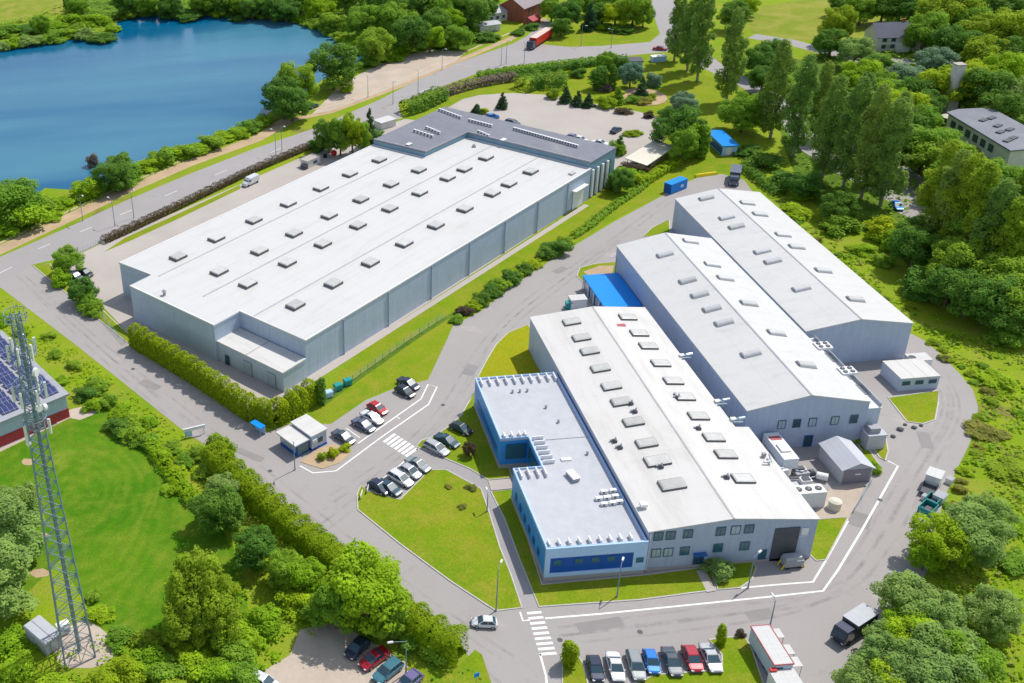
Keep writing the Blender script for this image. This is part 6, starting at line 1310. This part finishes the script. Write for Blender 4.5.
x, y = g(786, 681, 2); t = thing('exhibition_trailer', 'white cabin with a red edge below the long trailer, cut by the picture bottom', 'trailer', (x, y, 0)); MB().box(0, 0, 0, 3.4, 3.0, 2.4).build('body', M['white'], t); MB().box(0, 0, 2.4, 3.5, 3.1, .15).build('roof', M['roofwhite'], t); MB().box(0, -1.56, 2.2, 3.5, .1, .3).build('roof_edge', M['palered'], t); MB().box(-1.2, 1.4, 2.56, .9, .5, .3).build('red_box', M['red'], t)
# blue containers and bits along the north lane
c_, rz, L_ = orient((664, 190), (687, 181), 1.4)
t = thing('shipping_container', 'bright blue container standing at the kerb behind the last hall', 'container', (*c_, 0), rz); MB().box(0, 0, .1, 6.6, 2.4, 2.7).build('body', M['skyblue'], t); MB().box(0, 0, 2.8, 6.65, 2.45, .1).build('roof', M['skyblue'], t)
MB().box(1.2, -1.215, 1.0, 1.0, .03, .8).build('logo_panel', M['white'], t); MB().box(-3.32, 0, .25, .05, 2.2, 2.4).build('door', M['deepblue'], t)
x, y = g(706, 174, .5); t = thing('kerb_barrier', 'long yellow barrier at the kerb between container and dark truck', 'barrier', (x, y, 0), R_(8)); MB().box(0, 0, 0, 6.5, 1.2, .7, top=(.95, .6)).build('body', M['yellow'], t); MB().box(0, 0, .7, 5.8, .4, .12).build('top_rail', M['yellow'], t)
x, y = g(309, 157, 1.2); t = thing('cabin', 'pale grey-green cabin at the end of the dark brown hedge', 'cabin', (24.6, 305.2, 0), R_(42)); MB().box(0, 0, 0, 5.6, 3.0, 2.3).build('wall', M['plaster'], t); MB().box(0, 0, 2.3, 5.9, 3.3, .15).build('roof', M['concrete'], t); MB().box(0.5, -1.53, .8, 1.6, .06, .8).build('window', M['glass'], t); MB().box(-3.4, -.6, 0, 1.2, 2.0, 1.4).build('porch', M['darkgrey'], t)
x, y = g(334, 153.5, .8); t = thing('sphere_tank', 'red round buoy-like tank beside the trees behind the warehouse', 'tank', (x, y, 0)); b = MB(); 
for k in range(6):
    a0, a1 = math.pi * k / 6 - math.pi / 2, math.pi * (k + 1) / 6 - math.pi / 2
    b.tube((0, 0, 1.0 + .95 * math.sin(a0)), (0, 0, 1.0 + .95 * math.sin(a1)), max(.02, .95 * math.cos(a0)), max(.02, .95 * math.cos(a1)), n=14, cap=False)
b.build('body', M['red'], t); MB().tube((0, 0, 0), (0, 0, .25), .5).build('base', M['grey'], t)
x, y = g(325, 156, .5); t = thing('tyre_stack', 'small dark stack beside the red round tank', 'stack', (x, y, 0)); [MB().tube((0, 0, k * .3), (0, 0, k * .3 + .26), .6 - .03 * k, n=14).build('tyre', M['rubber'], t) for k in range(4)]
x, y = g(385, 123, 1.2); t = thing('white_shed', 'white flat-roofed shed beyond the left corner of the dark roof', 'shed', (x, y, 0), R_(30)); MB().box(0, 0, 0, 6, 4, 2.3).build('wall', M['plaster'], t); MB().box(0, 0, 2.3, 6.4, 4.4, .2).build('roof', M['roofwhite'], t)
# bins by the ditch, blue shelter, road board
for (px_, py_, m_, l) in ((347.5, 382, 'teal', 'green-teal recycling bin, farthest of three along the ditch'), (338, 387, 'teal', 'teal recycling bin, middle of three along the ditch'), (328.5, 394, 'cladlight', 'pale blue recycling bin nearest the clipped hedge')):
    x, y = g(px_, py_, .7); t = thing('recycling_bin', l, 'bin', (x, y, 0), .4); MB().box(0, 0, .1, 1.5, 1.1, 1.2, top=(1.08, 1.08)).build('body', M[m_], t); MB().box(0, 0, 1.3, 1.75, 1.3, .18, top=(.9, .8)).build('lid', M[m_], t); MB().tube((-.6, -.5, .12), (.6, -.5, .12), .1).build('wheels', M['rubber'], t)
x, y = g(258, 428, 1.2); t = thing('bus_shelter', 'small blue shelter on the road under the clipped hedge', 'shelter', (x, y, 0), R_(-50)); MB().box(0, 0, 2.0, 3.0, 1.4, .15).build('roof', M['skyblue'], t); MB().box(0, .6, 0, 2.8, .08, 2.0).build('back_panel', M['cladlight'], t); [MB().tube((s, -.6, 0), (s, -.6, 2.0), .05).build('post', M['steel'], t) for s in (-1.35, 1.35)]
x, y = g(195, 436, 0); t = thing('information_board', 'white board with a pale blue lower panel on the verge of the street', 'sign', (x, y, 0), R_(15))
MB().box(0, 0, 1.5, 4.4, .25, .7).build('board', M['white'], t); MB().box(-1.2, .02, .2, 1.3, .15, 1.25).build('lower_panel', M['cladlight'], t); [MB().tube((s, .1, 0), (s, .1, 1.6), .07).build('post', M['steel'], t) for s in (-1.9, 1.9)]
x, y = g(488.5, 684, 1); t = thing('road_sign', 'blue sign on a slanting post at the bottom end of the hedge', 'sign', (x - 1.5, y + 1, 0), .3); MB().tube((0, 0, 0), (0, 0, 2.2), .06).build('post', M['steel'], t); MB().box(0, -.08, 1.5, .8, .06, .8).build('plate', M['skyblue'], t)
for (px_, py_, l) in ((361.5, 497, 'white low marker board left of the dark cars at the lawn corner'), (368, 491, 'white low marker board behind the dark navy car')):
    x, y = g(px_, py_); t = thing('marker_board', l, 'sign', (x, y, .1), R_(70)); MB().box(0, 0, .3, 1.8, .1, .6).build('board', M['white'], t); [MB().box(s, 0, 0, .1, .1, .3).build('post', M['steel'], t) for s in (-.7, .7)]

# ---------------- lamp posts
def lamp_post(px_, py_, H, label, arm=0.0, L=1.2, group=None, two=False):
    x, y = g(px_, py_); t = thing('street_lamp', label, 'street lamp', (x, y, 0), arm, group)
    MB().tube((0, 0, 0), (0, 0, H), .11, .06, n=8).build('pole', M['galv'], t)
    for s in ((1, -1) if two else (1,)):
        a = MB().tube((0, 0, H - .05), (s * L, 0, H + .25), .045, n=6).build('arm', M['galv'], t)
        MB().box(s * (L + .3), 0, H + .2, .9, .34, .16, top=(.8, .7)).build('lamp_head', M['lamp'], t)
    MB().tube((0, 0, 0), (0, 0, .5), .16, n=8).build('base', M['grey'], t)
    return t
lamp_post(617, 597, 6.2, 'curved-shadow lamp post before the blue office front', R_(60))
lamp_post(748, 588, 6.2, 'lamp post by the lawn corner before the cream hall', R_(35))
lamp_post(496, 611, 8.5, 'lamp post at the bottom tip of the triangular lawn', R_(60))
lamp_post(406, 674, 6.5, 'lamp post behind the violet car in the lower left lot', R_(185), 2.0)
lamp_post(295, 470, 7, 'thin lamp post right in front of the gatehouse', R_(-90), .6)
lamp_post(770, 626, 5.0, 'short lamp post behind the white trailer with red edges', R_(90), .6)
lamp_post(487, 512, 4.0, 'lamp post beside the footpath on the triangular lawn', R_(90), .7)
lamp_post(614, 284, 7.0, 'lamp post at the grass patch beside the blue loading canopy', R_(180), .8)
for i, (px_, py_, H) in enumerate(((83, 221, 8), (115, 226, 8), (134, 218, 9), (276, 155, 8), (282, 150, 8), (368, 97, 8), (393, 104, 8), (418, 94, 8.5), (442, 70, 8), (501, 65, 7), (506, 64, 9), (524, 64, 8), (581, 46, 8), (611, 48, 7))):
    lamp_post(px_, py_, H, 'tall thin lamp post beside the lake road, %s from the left' % ordinal(i + 1), R_(130 if i % 2 else -50), 1.3, 'lamp posts along the lake road')
# forecourt gate and rail
a, b = g(78, 253), g(101, 243)
t = thing('sliding_gate', 'low grey wire gate across the forecourt entrance at the end of the dark hedge', 'gate', (*a, 0), math.atan2(b[1] - a[1], b[0] - a[0])); Lg = math.dist(a, b)
gm = MB(); gm.tube((0, 0, 1.5), (Lg, 0, 1.5), .05); gm.tube((0, 0, .2), (Lg, 0, .2), .05)
n = int(Lg / .8)
for i in range(n + 1): gm.tube((Lg * i / n, 0, .2), (Lg * i / n, 0, 1.5), .03, n=4)
gm.build('mesh_panel', M['steel'], t); [MB().box(s, 0, 0, .25, .25, 1.8).build('post', M['concrete'], t) for s in (0, Lg)]
def fence(pts, label, H=1.5, step=2.5, m_='galv'):
    P = poly(pts); t = thing('wire_fence', label, 'fence', (*P[0], 0)); off = (*P[0], 0); pn = MB(off)
    for a, b in zip(P[:-1], P[1:]):
        L = math.dist(a, b); n = max(1, int(L / step))
        for k in range(5): z = .15 + (H - .2) * k / 4; pn.tube((*a, z), (*b, z), .02, n=4)
        for i in range(n):
            p = (a[0] + (b[0] - a[0]) * i / n, a[1] + (b[1] - a[1]) * i / n); MB(off).tube((*p, 0), (*p, H), .045, n=5).build('post', M[m_], t)
    pn.build('wires', M[m_], t); return t
fence([(324, 402), (345, 386), (411, 339.5), (445, 317.5)], 'thin wire fence along the ditch below the warehouse')
fence([(125, 344), (112, 330), (98, 312)], 'short wire fence behind the trees of the forecourt wedge', 1.4)
fence([(853, 513), (861, 500), (868, 488), (872, 482)], 'low fence beside the sandy patch and the grey shed', 1.1)
fence([(480, 640), (452, 655), (475, 668)], 'white rail by the hedge end', .9, 2.5, 'lamp') if False else None
# boulders / rubble
for i, (px_, py_) in enumerate(((905, 425), (914, 428), (900, 430), (921, 426), (893, 437))):
    x, y = g(px_, py_); b = MB(); n = 7; r = .35 + .12 * (i % 3)
    b.loft([[(r * .8 * math.cos(6.283 * k / n), r * math.sin(6.283 * k / n) * .8, 0) for k in range(n)], [(r * (1 + .15 * math.sin(k * 2 + i)) * math.cos(6.283 * k / n), r * math.sin(6.283 * k / n), r * .5) for k in range(n)], [(r * .5 * math.cos(6.283 * k / n), r * .5 * math.sin(6.283 * k / n), r * .85) for k in range(n)]])
    o = b.build('boulder', M['darkgrey'], None); o.location = (x, y, 0.02); tag(o, 'dark rubble lump at the lawn tip below the office containers, %s one' % ordinal(i + 1), 'rubble', 'rubble lumps by the container lawn')
# rowed stones of the truck turning lawn

for i, (px_, py_, l) in enumerate(((133, 369, 'dark manhole cover on the street beside the tall clipped hedge'), (443, 405, 'manhole cover on the lane above the zebra crossing'), (270, 471, 'manhole cover on the street left of the gatehouse'), (560, 640, 'manhole cover near the bottom zebra crossing'), (880, 500, 'manhole cover on the access road left of the trailer'), (640, 632, 'manhole cover on the road above the bottom car row'))):
    x, y = g(px_, py_); o = MB().tube((0, 0, 0), (0, 0, .02), .42, n=14).build('manhole_cover', M['darkgrey'], None); o.location = (x, y, .014); tag(o, l, 'manhole cover')
